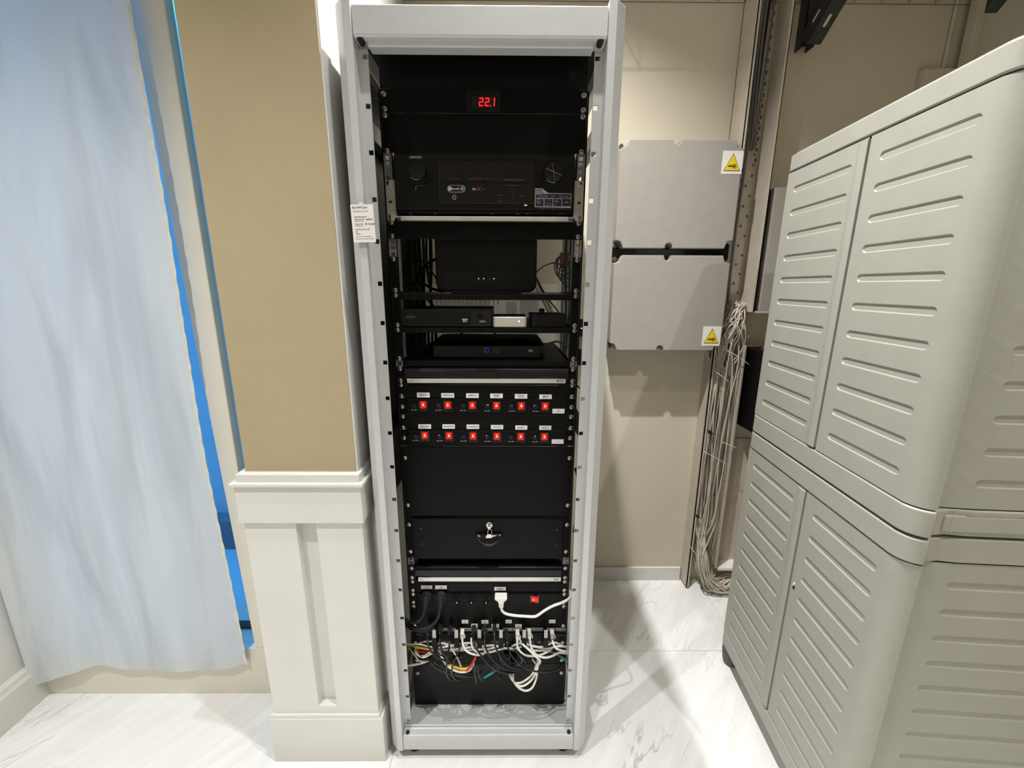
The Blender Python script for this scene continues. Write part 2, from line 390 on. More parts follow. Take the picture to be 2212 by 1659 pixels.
for i in range(4):
    mb = MB(); c = Vector((-1.16+.10*i, .40+.09*(i % 2), 0)); 
    pts = [(c.x+.05*math.cos(a)*random.uniform(.8, 1.2), c.y+.045*math.sin(a)*random.uniform(.8, 1.2)) for a in [k*math.pi/4 for k in range(8)]]
    mb.prism(pts, 'z', 0, .05+.02*(i % 2))
    o = mb.build('pool_stone', 'poolstone', bevel=.008)
    tag(o, 'blue-lit pale stone lying on the floor behind the glass', 'stone', 'stones behind the window glass')

# ================================================================== CURTAIN
hem = [(-1.60, .105), (-1.54, .116), (-1.44, .150), (-1.33, .183), (-1.18, .163), (-1.0, .154), (-.90, .163), (-.832, .182)]
def interp(t, tab):
    for (a, za), (b, zb) in zip(tab, tab[1:]):
        if t <= b: return za+(zb-za)*(t-a)/(b-a)
    return tab[-1][1]
nx, nz = 90, 110
cv = []; cf = []
for j in range(nz+1):
    for i in range(nx+1):
        fx = i/nx; fz = j/nz
        x = -1.56+(.738)*fx; z0 = interp(x, hem); z = z0+(CEIL-.01-z0)*fz
        # left edge swings in a bit near the floor, right edge almost straight
        x += .030*(1-fz)*(1-fx)*0.6
        x += (.008-.012*(1-fz)+.004*math.sin(z*5))*fx**3
        y = .052+.008*math.sin(x*13+1.2*z)*(.35+.65*fz)+.003*math.sin(x*37-2.1*z+.7)+.008*math.sin(z*2.3+x*5)+.0008*math.sin(x*70+z*13)
        y = min(y, .068)
        k_ = 1.0304; x = .061+(x-.061)*k_; z = 1.428+(z-1.428)*k_; y += .033
        z = min(z, CEIL-.005)
        cv.append((x, y, z))
for j in range(nz):
    for i in range(nx):
        a = j*(nx+1)+i; cf.append((a, a+1, a+nx+2, a+nx+1))
cu = thing('curtain', (-1.22, .085, .08), 'white cloth curtain hanging in front of the blue-lit window', 'curtain')
MB().add(cv, cf).build('cloth', 'curtain', cu, smooth=True)
edge = [cv[j*(nx+1)+nx] for j in range(nz+1)]
MB().add([(p[0]+dx, p[1]-.0012, p[2]) for p in edge for dx in (-.007+.0015*math.sin(p[2]*70), .0015+.0015*math.sin(p[2]*95))], [(2*j, 2*j+1, 2*j+3, 2*j+2) for j in range(nz)]).build('side_hem', 'hem', cu, smooth=True)

# ================================================================== SERVER RACK
rack = thing('server_rack', (0, .2, 0), 'tall open grey steel equipment rack standing between pillar and cabinets', 'server rack')
FY = -.11; ZB, ZT = .038, 1.985
def perf(x0, x1, z0, z1, y0, y1, holes, hx, hw, hh):
    """strip with real square holes; holes = list of z centres at x=hx"""
    mb = MB(); xa, xb = hx-hw/2, hx+hw/2
    mb.box((x0, y0, z0), (xa, y1, z1)); mb.box((xb, y0, z0), (x1, y1, z1))
    zz = z0
    for h in sorted(holes):
        if h-hh/2 > zz: mb.box((xa, y0, zz), (xb, y1, h-hh/2))
        zz = h+hh/2
    if zz < z1: mb.box((xa, y0, zz), (xb, y1, z1))
    return mb
hv = [124, 231, 331, 432, 522, 613, 698, 783, 860, 935, 1008, 1078, 1145, 1210, 1273, 1334, 1391, 1447, 1503, 1555]
hz = [P(815+v*.045, v, -.075).z for v in hv]
for sgn in (-1, 1):
    prof = [(.261, FY), (.277, FY), (.300, -.085), (.300, -.040), (.296, -.040), (.296, -.083), (.275, -.1055), (.265, -.1055), (.265, -.0755), (.261, -.0755)]
    pts = [(sgn*x, y) for x, y in prof]
    post = MB().prism(pts, 'z', ZB, ZT+.006).build('front_post', 'rack', rack, bevel=.0012)
    perf(sgn*.241 if sgn > 0 else -.263, .263 if sgn > 0 else -.241, .10, 1.915, -.078, -.074, hz, sgn*.2475, .0105, .0105).build('hole_flange', 'rack', post)
    if sgn < 0: MB().box((-.2985, -.038, .80), (-.2955, .46, 1.975)).build('added_shade_panel', 'black', rack)  # added dark sheet standing in for the pillar's shaded side, covers a bright patch
    # rear post, side braces, mounting rail
    MB().box((sgn*.255, .46, .03), (sgn*.300, .505, 1.98)).build('rear_post', 'rack_dark', rack, bevel=.002)
    for z in (1.955, .075):
        MB().box((sgn*.278, -.04, z-.022), (sgn*.300, .46, z+.022)).build('side_rail', 'rack', rack, bevel=.002)
    MB().box((sgn*.262, -.04, 1.765), (sgn*.285, .46, 1.805)).build('side_brace', 'rack_dark', rack, bevel=.002)
    MB().box((sgn*.262, -.04, 1.00), (sgn*.285, .46, 1.035)).build('side_brace', 'black', rack, bevel=.002)
    # 19-inch rail with three square holes a unit
    ztop = zc(194); zbot = zc(1552)
    z_a = (P(840, 393, 0).z+P(1251, 402, 0).z)/2     # first hole of a unit
    holes = []
    k = -30
    while True:
        base = z_a-k*.04445
        for d in (0, .015875, .03175):
            zz = base-d
            if zbot+.01 < zz < ztop-.01: holes.append(zz)
        k += 1
        if base < zbot: break
    perf(.2215 if sgn > 0 else -.2455, .2455 if sgn > 0 else -.2215, zbot, ztop, .0, .003, holes, sgn*.2325, .0095, .0095).build('mounting_rail', 'rack_dark', rack)
    MB().box((sgn*.2425, .0, zbot), (sgn*.2455, .05, ztop)).build('rail_web', 'rack_dark', rack)
    MB().box((sgn*.2215, .0, zbot), (sgn*.2235, .035, ztop)).build('rail_web', 'rack_dark', rack)
    MB().lathe((sgn*.235, -.065, .0), [(.020, 0), (.022, .008), (.018, .026), (.008, .028), (.008, .045)], 'z').build('foot', 'rubber', rack, smooth='auto')
    MB().lathe((sgn*.235, .44, .0), [(.020, 0), (.022, .008), (.018, .026), (.008, .028), (.008, .045)], 'z').build('foot', 'rubber', rack, smooth='auto')
# head beam: front fascia with stepped lower lip
beam = MB().prism([(FY+.002, 1.928), (FY+.002, 1.980), (-.06, 1.980), (-.06, 1.9225), (-.100, 1.9225), (-.106, 1.9245)], 'x', -.2605, .2605).build('head_beam', 'rack', rack, bevel=.002)
MB().prism([(-.094, 1.9228), (-.060, 1.9228), (-.060, 1.9135), (-.089, 1.9135), (-.092, 1.915)], 'x', -.236, .236).build('beam_lip', 'rack', beam, bevel=.0012)
for sgn in (-1, 1):
    MB().lathe((sgn*.2475, -.1035, 1.9215), [(.0066, .016), (.0066, 0), (.003, -.001)], 'y', 18).build('bolt', 'rubber', beam, smooth='auto')
MB().box((-.299, -.06, 1.977), (.299, .505, 1.984)).build('top_cover', 'black', rack)
# foot beam with sloped upper face and lip, base tray
fb = MB().prism([(FY+.002, .040), (FY+.002, .088), (FY+.006, .0925), (-.084, .0945), (-.083, .104), (-.080, .104), (-.078, .092), (-.078, .040)], 'x', -.2605, .2605)
fbo = fb.build('foot_beam', 'rack', rack, bevel=.0022)
for sgn in (-1, 1):
    MB().cyl((sgn*.247, -.0985, .0955), .0058, .003, 'z', 14).build('bolt', 'rubber', fbo)
MB().box((-.255, -.08, .078), (.255, .46, .086)).build('base_tray', 'rack', rack)

# ------------------------------------------------------------------ screw (shared mesh)
sc = MB().lathe((0, 0, 0), [(.0062, .001), (.0062, -.0006), (.0060, -.0010), (.0052, -.0012), (.0050, -.0030), (.0040, -.0042), (.0018, -.0046), (.0012, -.0030)], 'y', 18)
so = sc.build('screw', 'chrome', local=True, smooth='auto')
SCREW = so.data; bpy.data.objects.remove(so)
cr = MB().box((-.0030, -.0050, -.0006), (.0030, -.0040, .0006)).box((-.0006, -.0050, -.0030), (.0006, -.0040, .0030))
co = cr.build('cross_slot', 'screwdark', local=True); CROSS = co.data; bpy.data.objects.remove(co)
SP = {199:213,232:244,246:258,323:333,393:402,466:474,478:486,507:515,558:564,625:630,636:641,700:705,711:715,772:776,794:799,819:824,829:833,853:858,876:880,897:901,921:925,943:947,987:989,1088:1092,1131:1133,1189:1191,1225:1227,1245:1247,1254:1256,1272:1275,1281:1283,1298:1301,1307:1309,1349:1352,1385:1388,1423:1426,1450:1454}
def sz(v): return (P(830+(v-200)*.06, v, 0).z+P(1256-(v-200)*.032, SP[v], 0).z)/2
def screws(parent, vs, y=-.003, x=.2325):
    for v in vs:
        for sgn in (-1, 1):
            z = sz(v) if v in SP else zc(v)
            s = inst(SCREW, 'screw', (sgn*x, y, z), parent); s.rotation_euler = (0, random.uniform(0, 1.5), 0)
            c = bpy.data.objects.new('cross_slot', CROSS); COL.objects.link(c); c.parent = s

def panel(name, label, cat, v0, v1, vs, material='black', group=None, y=-.003, hw=.2413):
    z1, z0 = zc(v0), zc(v1)
    t = thing(name, (0, y, z0), label, cat, group)
    MB().box((-hw, y, z0+.0004), (hw, 0, z1-.0004)).build('faceplate', material, t, bevel=.0008)
    screws(t, vs, y)
    return t, z0, z1

# ---- 1 blank fan panel, thermometer panel
t = thing('fan_tray', (0, .01, zc(196)), 'plain black unlit panel at the very top of the rack', 'panel')
MB().box((-.2413, .002, zc(195.5)), (.2413, .012, zc(96))).build('faceplate', 'black2', t)
t, z0, z1 = panel('thermometer_panel', 'slim black rack panel with a red 22.1 temperature display', 'panel', 195, 246, (199, 232))
a = P(1009, 245, -.004); b = P(1082, 203, -.004)
d = MB().box((a.x, -.007, z0+.002), (b.x, -.003, z1-.002)).build('display_frame', 'black2', t, bevel=.001)
a2 = P(1020, 235, -.009); b2 = P(1071, 208, -.009)
MB().box((a2.x, -.0085, a2.z), (b2.x, -.007, b2.z)).build('display_window', 'gloss', d)
# seven segment digits
def seg7(ch, x, z, w, h, th, sk):
    seg = {'2': 'abged', '1': 'bc'}[ch]; mb = MB()
    R = {'a': (0, h-th, w, h), 'g': (0, h/2-th/2, w, h/2+th/2), 'd': (0, 0, w, th), 'f': (0, h/2, th, h), 'b': (w-th, h/2, w, h), 'e': (0, 0, th, h/2), 'c': (w-th, 0, w, h/2)}
    for s_ in seg:
        xa, za, xb, zb = R[s_]; g = .0006
        if s_ in 'agd': xa += g; xb -= g
        else: za += g; zb -= g
        mb.add([(x+xx+sk*zz, yy, z+zz) for yy in (-.0092, -.0085) for xx, zz in ((xa, za), (xb, za), (xb, zb), (xa, zb))],
               [(0, 1, 2, 3), (7, 6, 5, 4), (0, 4, 5, 1), (1, 5, 6, 2), (2, 6, 7, 3), (3, 7, 4, 0)])
    return mb
dz0 = P(1050, 229.5, -.009).z; dz1 = P(1050, 211, -.009).z; x0 = P(1034, 220, -.009).x
W = .0104
for k, ch in enumerate('221'):
    seg7(ch, x0+k*.0136-(.0005 if ch == '1' else 0), dz0, W, dz1-dz0, .0026, .06).build('digit', 'led_red', d)
MB().cyl((x0+.0272, -.0085, dz0+.0012), .0014, -.0007, 'y', 10).build('decimal_point', 'led_red', d)
for zz in (.3, .75): MB().box((b2.x-.004, -.0088, a2.z+(b2.z-a2.z)*zz), (b2.x-.0028, -.0085, a2.z+(b2.z-a2.z)*zz+.001)).build('mark', 'printdim', d)
# ---- 2 blank panel
panel('blank_panel', 'black blank rack panel right under the temperature display', 'panel', 246, 332, (246, 323))

# ---- 3 AV receiver on a grey bracket shelf
zr0, zr1 = zc(463, -.02), zc(333, -.02)
av = thing('av_receiver', (0, -.02, zr0), 'black home theatre receiver with two round knobs and an info sticker', 'receiver')
body = MB().box((-.217, -.018, zr0+.004), (.217, .33, zc(329, 0))).build('body', 'black2', av, bevel=.003)
MB().box((-.217, -.024, zr0+.012), (.217, -.018, zr1-.001)).build('front_panel', 'piano', av, bevel=.002)
def bx(u0, v0, u1, v1, ya, yb, Y=-.024):
    a = P(u0, v1, Y); b = P(u1, v0, Y); return MB().box((a.x, ya, a.z), (b.x, yb, b.z))
scr = bx(948, 346, 1153, 437, -.0262, -.024).build('display_window', 'gloss', av, bevel=.001)
bx(950, 391.7, 1142, 392.3, -.0265, -.0262).build('flap_line', 'black', scr)
for u, v, r, nm in ((900, 367, .022, 'selector_knob'), (1196, 371, .0245, 'volume_knob')):
    c = P(u, v, -.03)
    kn = MB().lathe((c.x, -.024, c.z), [(r*1.15, 0), (r*1.15, -.002), (r, -.003), (r*.97, -.020), (r*.90, -.022), (r*.1, -.021)], 'y', 32).build(nm, 'black2', av, smooth='auto')
    if nm == 'volume_knob':
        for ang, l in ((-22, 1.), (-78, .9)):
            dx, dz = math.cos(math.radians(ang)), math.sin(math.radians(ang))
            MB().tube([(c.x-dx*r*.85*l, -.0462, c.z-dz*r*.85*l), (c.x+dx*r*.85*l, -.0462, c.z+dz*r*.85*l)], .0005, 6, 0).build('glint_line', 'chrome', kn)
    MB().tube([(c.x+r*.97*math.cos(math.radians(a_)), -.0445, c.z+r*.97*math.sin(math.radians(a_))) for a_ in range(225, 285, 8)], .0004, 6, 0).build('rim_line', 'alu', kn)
def tx(s, u, v, h, material, parent, Y, align='CENTER', sx=1., **k):
    p = P(u, v, Y); return text(s, h, material, parent, p, align, sx, **k)
tx('DENON', 881, 335.5, .0080, 'print', av, -.0245, 'LEFT')
tx('DISC READY', 904, 398, .0034, 'printdim', av, -.0245)
for v in (402.5, 408.5):
    c = P(895, v, -.0245); MB().cyl((c.x, -.0245, c.z), .0013, -.0008, 'y', 10).build('indicator', 'print' if v < 405 else 'printdim', av)
for u, s in ((979, 'TUNER  PRESET CH'), (992, '+'), (1016, 'SOUND MODE'), (1032, 'DIMMER STATUS'), (1050, 'DIMMER'), (1066, 'STATUS')):
    tx(s, u, 382.5, .0026, 'printdim', scr, -.0266)
tx('INTEGRATED NETWORK AV', 1111, 385, .0040, 'printdim', scr, -.0266)
tx('MULTI ZONE QUICK SELECT', 1106, 397, .0024, 'printdim', scr, -.0266)
# streaming badge
c = P(984, 404.5, -.0265); w_, h_ = .0215, .0078
ring = rrect(c.x-w_, c.z-h_, c.x+w_, c.z+h_, h_*.98, 6)
bd = MB().prism(ring, 'y', -.0266, -.0262).build('badge', 'print', scr)
MB().prism(rrect(c.x-w_+.0008, c.z-h_+.0008, c.x+w_-.0008, c.z+h_-.0008, h_*.98-.0008, 6), 'y', -.0269, -.0266).build('badge_field', 'gloss', bd)
MB().cyl((c.x-.0155, -.0269, c.z), .0046, -.0003, 'y', 16).build('badge_disc', 'print', bd)
for k in (-1, 0, 1): MB().box((c.x-.0155-.0026, -.0274, c.z+k*.0017-.0003), (c.x-.0155+.0026, -.0272, c.z+k*.0017+.0003)).build('badge_bar', 'gloss', bd)
text('Spotify', .0068, 'print', bd, (c.x-.0015, -.0272, c.z))
MB().box((c.x+.0085, -.0272, c.z-.005), (c.x+.0089, -.0269, c.z+.005)).build('badge_divider', 'printdim', bd)
MB().lathe((c.x+.0150, -.0269, c.z), [(.0046, 0), (.0046, -.0003), (.0039, -.0003), (.0039, 0)], 'y', 16, True).build('badge_ring', 'print', bd)
MB().prism([(c.x+.0125, c.z-.001), (c.x+.0140, c.z-.001), (c.x+.0158, c.z-.0026), (c.x+.0158, c.z+.0026), (c.x+.0140, c.z+.001), (c.x+.0125, c.z+.001)], 'y', -.0275, -.0271).build('speaker_icon', 'print', bd)
tx('dts', 1023, 405, .0078, 'print', scr, -.0266)
tx('X', 1033.5, 405.5, .0130, 'orange', scr, -.0266, sx=1.1)
tx('HEIGHT', 1044, 406, .0028, 'printdim', scr, -.0266)
c = P(979.5, 423.5, -.0265); MB().lathe((c.x, -.0262, c.z), [(.0045, 0), (.0045, -.0008), (.0036, -.0008), (.0036, 0)], 'y', 18, True).build('phones_jack', 'print', scr)
tx('PHONES', 979.5, 415.5, .0026, 'printdim', scr, -.0266)
for u, v, s in ((1079, 418.5, 'AUX  INPUT'), (1081, 425, 'HDMI'), (1079, 432, 'AUX1/HDMI'), (1107, 419, 'USB'), (1107, 425, 'iPod'), (1106, 432, '5V 1A'), (1130, 420, 'SETUP MIC')):
    tx(s, u, v, .0026, 'printdim', scr, -.0266)
bx(1133, 440.2, 1139, 441.4, -.0258, -.024).build('power_light', 'led_white', av)
# sticker
def q(u, v, Y=-.0248): p = P(u, v, Y); return (p.x, p.z)
st = MB().prism([q(1156, 444.5), q(1235, 446.5), q(1236.5, 415), q(1186, 414), q(1179, 409), q(1173, 404), q(1156.5, 403.5)], 'y', -.0252, -.024).build('info_sticker', 'silver_print', av)
MB().prism([q(1157.5, 424.5), q(1234.8, 425.5), q(1235, 416.5), q(1180, 416), q(1157.5, 417.5)], 'y', -.0256, -.0252).build('sticker_field', 'navy', st)
for ua, ub in ((1157.5, 1175.5), (1177, 1194.7), (1196.2, 1214.5), (1216, 1234.6)):
    MB().prism([q(ua, 443), q(ub, 443.5), q(ub, 427), q(ua, 426)], 'y', -.0256, -.0252).build('sticker_field', 'navy', st)
tx('NEW', 1165.3, 408.5, .0078, 'ink', st, -.0256); tx('AVR-X1300W', 1166.5, 413.8, .0036, 'ink', st, -.0256)
for u, v, s, h in ((1174, 420.6, 'DOLBY ATMOS', .0036), (1196, 420.4, 'dts X', .0046), (1220, 421.2, 'HEOS  7ch amp', .0036), (1164, 428.5, 'Wi-Fi', .0034), (1165, 432.4, 'Bluetooth', .0030), (1165, 436.3, 'AirPlay', .0032), (1186, 429.2, '7.2  4K', .0034), (1186, 435.4, '6 in / 1 out', .0030), (1187, 440.2, 'HDCP 2.2', .0032), (1203, 429.5, 'Setup', .0034), (1204, 433.2, 'Assistant', .0032), (1201, 439.6, '8ch', .0036), (1226, 434.5, 'ECO', .0046)):
    tx(s, u, v, h, 'silver_print', st, -.0259)
tx('INTEGRATED NETWORK AV RECEIVER  AVR-X1300W', 1192, 447.8, .0026, 'printdim', av, -.0245)
for u in (884, 938, 1062, 1118, 1140, 1212): bx(u-3, 459, u+3, 460, -.0245, -.024).build('front_mark', 'printdim', av)
av.location.y += .016
# bracket shelf carrying it
bs = thing('receiver_shelf', (0, -.003, zr0-.02), 'light grey bracket shelf with front lip under the receiver', 'shelf')
for sgn in (-1, 1):
    zt_, zb_ = sz(393)+.008, sz(466)-.008
    ear = MB().prism([(sgn*.2185, zb_+.015), (sgn*.224, zb_), (sgn*.2413, zb_), (sgn*.2413, zt_), (sgn*.2185, zt_)], 'y', -.003, 0).build('ear', 'zinc', bs, bevel=.0012)
    MB().box((sgn*.2185, -.003, zb_+.006), (sgn*.2200, .30, zt_)).build('side_flange', 'zinc', bs)
    c_z = (zt_+zb_)/2-.004
    MB().prism(rrect(sgn*.231-.0042, c_z-.003, sgn*.231+.0042, c_z+.003, .0029, 4), 'y', -.0034, -.003).build('slot', 'rubber', ear)
za = zc(464, -.03)-.003; zb_ = zc(475.5, -.03)-.001
MB().box((-.219, -.022, za-.0015), (.219, .30, za)).build('deck', 'zinc', bs)
MB().box((-.203, -.026, zb_), (.203, -.022, za)).build('front_lip', 'zinc', bs, bevel=.0012)
screws(bs, (393, 466))
# ---- 4 one-unit blank
panel('blank_panel', 'slim black blank panel between the receiver shelf and the router', 'panel', 479, 517.5, (478, 507))

# ---- 5 three cantilever shelves
def shelf(label, vt, vb, s1, s2, vl0, vl1):
    z1 = sz(s1)+.0065; z0 = sz(s2)-.0065; zl1 = zc(vl0); zl0 = zc(vl1)
    t = thing('rack_shelf', (0, -.003, zl0), label, 'shelf', None)
    for sgn in (-1, 1):
        MB().box((sgn*.2195, -.003, z0), (sgn*.2413, 0, z1)).build('ear', 'black', t, bevel=.0008)
        MB().prism([(0, zl0), (0, zl0+.022), (.36, zl0+.014), (.36, zl0)], 'x', sgn*.2195, sgn*.2180).build('side_gusset', 'black', t)
    MB().box((-.2185, -.001, zl1-.002), (.2185, .38, zl1)).build('deck', 'black', t)
    MB().box((-.2195, -.003, zl0), (.2195, -.001, zl1)).build('front_lip', 'black', t, bevel=.0008)
    screws(t, (s1, s2))
    return zl1
zs1 = shelf('black cantilever rack shelf that carries the router', 555, 640, 558, 625, 635, 648)
zs2 = shelf('black cantilever rack shelf that carries the disc player and silver box', 640, 705, 636, 700, 708, 719)
zs3 = shelf('black cantilever rack shelf that carries the satellite box', 711, 775, 711, 772, 780, 791)

# router: upright slab with rounded corners on a small stand
a = P(944, 632, .06); b = P(1160, 519, .06)
ro = thing('wifi_router', ((a.x+b.x)/2, .06, zs1), 'black upright slab router with small white lights on the upper shelf', 'router')
ztr = zs1+.005+.168
MB().prism(rrect(a.x, zs1+.004, b.x, ztr, .022, 6), 'y', .05, .085).build('body', 'black2', ro, bevel=.004, smooth='auto')
MB().box((a.x+.04, .045, zs1), (b.x-.04, .11, zs1+.006)).build('stand', 'black2', ro, bevel=.002)
for u in (1034, 1045, 1057, 1067):
    c = P(u, 601.5 if u != 1067 else 602, .05)
    MB().cyl((c.x, .05, c.z), .0013, -.0006, 'y', 10).build('status_light', 'led_white' if u != 1057 else 'printdim', ro)
    MB().box((c.x-.003, .0494, c.z-.0038), (c.x+.003, .05, c.z-.0032)).build('status_mark', 'printdim', ro)
# disc player
a = P(868, 706, .005); b = P(1061.5, 668, .005)
dp = thing('disc_player', ((a.x+b.x)/2, .0, zs2), 'slim black disc player at the left end of the middle shelf', 'disc player')
hz_ = b.z-zs2+.0
MB().box((a.x, .0, zs2+.003), (b.x, .19, b.z)).build('body', 'black2', dp, bevel=.0015)
xsplit = P(1017, 690, .0).x
MB().box((a.x, -.004, zs2+.006), (xsplit, .0, b.z-.003)).build('disc_door', 'piano', dp, bevel=.001)
MB().box((xsplit+.0006, -.003, zs2+.006), (b.x, .0, b.z-.003)).build('control_end', 'gloss', dp, bevel=.001)
c = P(1037, 683, -.003); MB().lathe((c.x, -.003, c.z), [(.0065, 0), (.0065, -.0012), (.005, -.0016), (.001, -.0014)], 'y', 20).build('power_button', 'black', dp, smooth='auto')
a3 = P(1036, 696.5, -.0035); b3 = P(1049, 692.5, -.0035); MB().box((a3.x, -.0036, a3.z), (b3.x, -.003, b3.z)).build('usb_port', 'printdim', dp)
tx('SONY', 887, 685, .0085, 'printdim', dp, -.0044, sx=1.15); tx('3D', 1004, 693.5, .0088, 'print', dp, -.0044, sx=1.2)
MB().box((P(998, 690, -.004).x, -.0046, P(998, 690, -.004).z), (P(1010.5, 690, -.004).x, -.0041, P(998, 689, -.004).z)).build('logo_bar', 'print', dp)
for u in (a.x+.02, b.x-.02):
    for yy in (.02, .17): MB().cyl((u, yy, zs2), .006, .004, 'z', 12).build('foot', 'rubber', dp)
# silver streaming box
a = P(1064, 704, .01); b = P(1137.5, 684, .01)
sb = thing('streaming_box', ((a.x+b.x)/2, .0, zs2), 'small silver media streamer with a white status light', 'media box')
MB().prism(rrect(a.x, .0, b.x, .088, .012, 5), 'z', zs2+.001, b.z).build('body', 'steelgrey', sb, bevel=.002, smooth='auto')
MB().prism(rrect(a.x+.002, .002, b.x-.002, .086, .011, 5), 'z', b.z, b.z+.0022).build('top_plate', 'black2', sb, smooth='auto')
c = P(1121, 694, .0); MB().cyl((c.x, .0, c.z), .0022, -.0006, 'y', 12).build('status_light', 'led_white', sb)
# black signal converter at the right end
a = P(1148, 705, .01); b = P(1229, 679, .01)
cb = thing('signal_converter', ((a.x+b.x)/2, .01, zs2), 'black converter box with a cable knob at the shelf right end', 'converter box')
MB().box((a.x, .01, zs2), (b.x-.004, .10, b.z)).build('body', 'black2', cb, bevel=.002)
MB().box((a.x-.004, .02, zs2+.008), (a.x, .09, b.z+.002)).build('end_plate', 'black', cb, bevel=.001)
MB().lathe((a.x+.028, .03, b.z), [(.007, 0), (.007, .008), (.009, .010), (.004, .014)], 'z', 14).build('antenna_knob', 'rubber', cb, smooth='auto')
for k in range(3): MB().box((a.x+.006+.004*k, .0090, zs2+.006), (a.x+.008+.004*k, .01, b.z-.004)).build('vent_slit', 'printdim' if k == 9 else 'gloss', cb)
# satellite box with bevelled ends
zt3 = zs3+.045; a = P(927, 770, .03); b = P(1177, 770, .03)
sk = thing('satellite_box', ((a.x+b.x)/2, .03, zs3), 'wide black satellite receiver with chamfered corners on the lower shelf', 'set-top box')
out0 = [(a.x+.012, .03), (b.x-.012, .03), (b.x, .045), (b.x, .19), (b.x-.02, .21), (a.x+.02, .21), (a.x, .19), (a.x, .045)]
MB().prism(out0, 'z', zs3+.004, zs3+.037).build('body', 'piano', sk, bevel=.0015)
n8 = len(out0); cx_, cy_ = (a.x+b.x)/2, .12
low = [(x, y, zs3+.037) for x, y in out0]; high = [(cx_+(x-cx_)*.915, cy_+(y-cy_)*.80+.012, zs3+.050) for x, y in out0]
MB().add(low+high, [tuple(range(n8, 2*n8))]+[(i, (i+1) % n8, n8+(i+1) % n8, n8+i) for i in range(n8)]+[tuple(range(n8))[::-1]]).build('lid', 'black2', sk)
tx('sky', 1146.5, 757, .0105, 'print', sk, .0294)
c = P(1051.5, 756, .03); MB().lathe((c.x, .03, c.z), [(.0066, 0), (.0066, -.0006), (.0058, -.0006), (.0058, 0)], 'y', 24, True).build('light_ring', 'led_blue', sk)
c = P(1072, 757, .03); MB().lathe((c.x, .03, c.z), [(.0064, 0), (.0064, -.0006), (.0054, -.0006), (.0054, 0)], 'y', 24, True).build('button_ring', 'printdim', sk)
for xx in (a.x+.03, b.x-.03):
    for yy in (.06, .18): MB().cyl((xx, yy, zs3), .008, .004, 'z', 12).build('foot', 'rubber', sk)

# ---- 6 control processors (black with a silver strip)
def processor(label, v0, v1, vs0, vs1, u0, u1, sv, pull, logo):
    z1, z0 = zc(v0), zc(v1)
    t = thing('control_processor', (0, -.01, z0), label, 'control unit')
    for sgn in (-1, 1): MB().box((sgn*.2205, -.003, z0+.0005), (sgn*.2413, 0, z1-.0005)).build('ear', 'black', t, bevel=.0008)
    zs_, ze_ = zc(vs0, -.012), zc(vs1, -.012)
    top = MB().prism([(-.006, zs_+.001), (-.012, zs_+.004), (-.013, z1-.012), (-.009, z1-.004), (.0, z1-.0008), (.03, z1-.0008), (.03, zs_+.001)], 'x', -.2195, .2195)
    top.build('upper_fascia', 'piano', t, bevel=.001)
    MB().box((-.2195, -.004, z0+.0006), (.2195, .03, ze_-.0005)).build('lower_fascia', 'black', t)
    xa, xb = P(u0, vs0, -.012).x, P(u1, vs0, -.012).x
    st = MB().box((xa, -.0125, ze_), (xb, -.004, zs_)).build('silver_strip', 'alu', t, bevel=.0008)
    if pull:
        a = P(1028, 811, -.013); b = P(1075, 797.5, -.013)
        MB().prism(rrect(a.x, a.z, b.x, b.z, .002, 3), 'y', -.0145, -.012).build('pull_recess', 'gloss', t)
        MB().box((a.x+.002, -.0155, b.z-.006), (b.x-.002, -.0145, b.z-.0045)).build('pull_lip', 'black', t, bevel=.0006)
    c = (zs_+ze_)/2
    text('RTI', .0092 if pull else .0070, 'ink', st, (xb-.016, -.0128, c), sx=1.35, shear=.35)
    text('XP-6s' if pull else 'PCM-4', .0040, 'inkgrey', st, (xa+.011, -.0128, c))
    screws(t, sv)
    return t
processor('black control processor with pull recess and silver strip above the switches', 792.5, 831, 818.5, 827.5, 879, 1222, (794, 819), True, True)

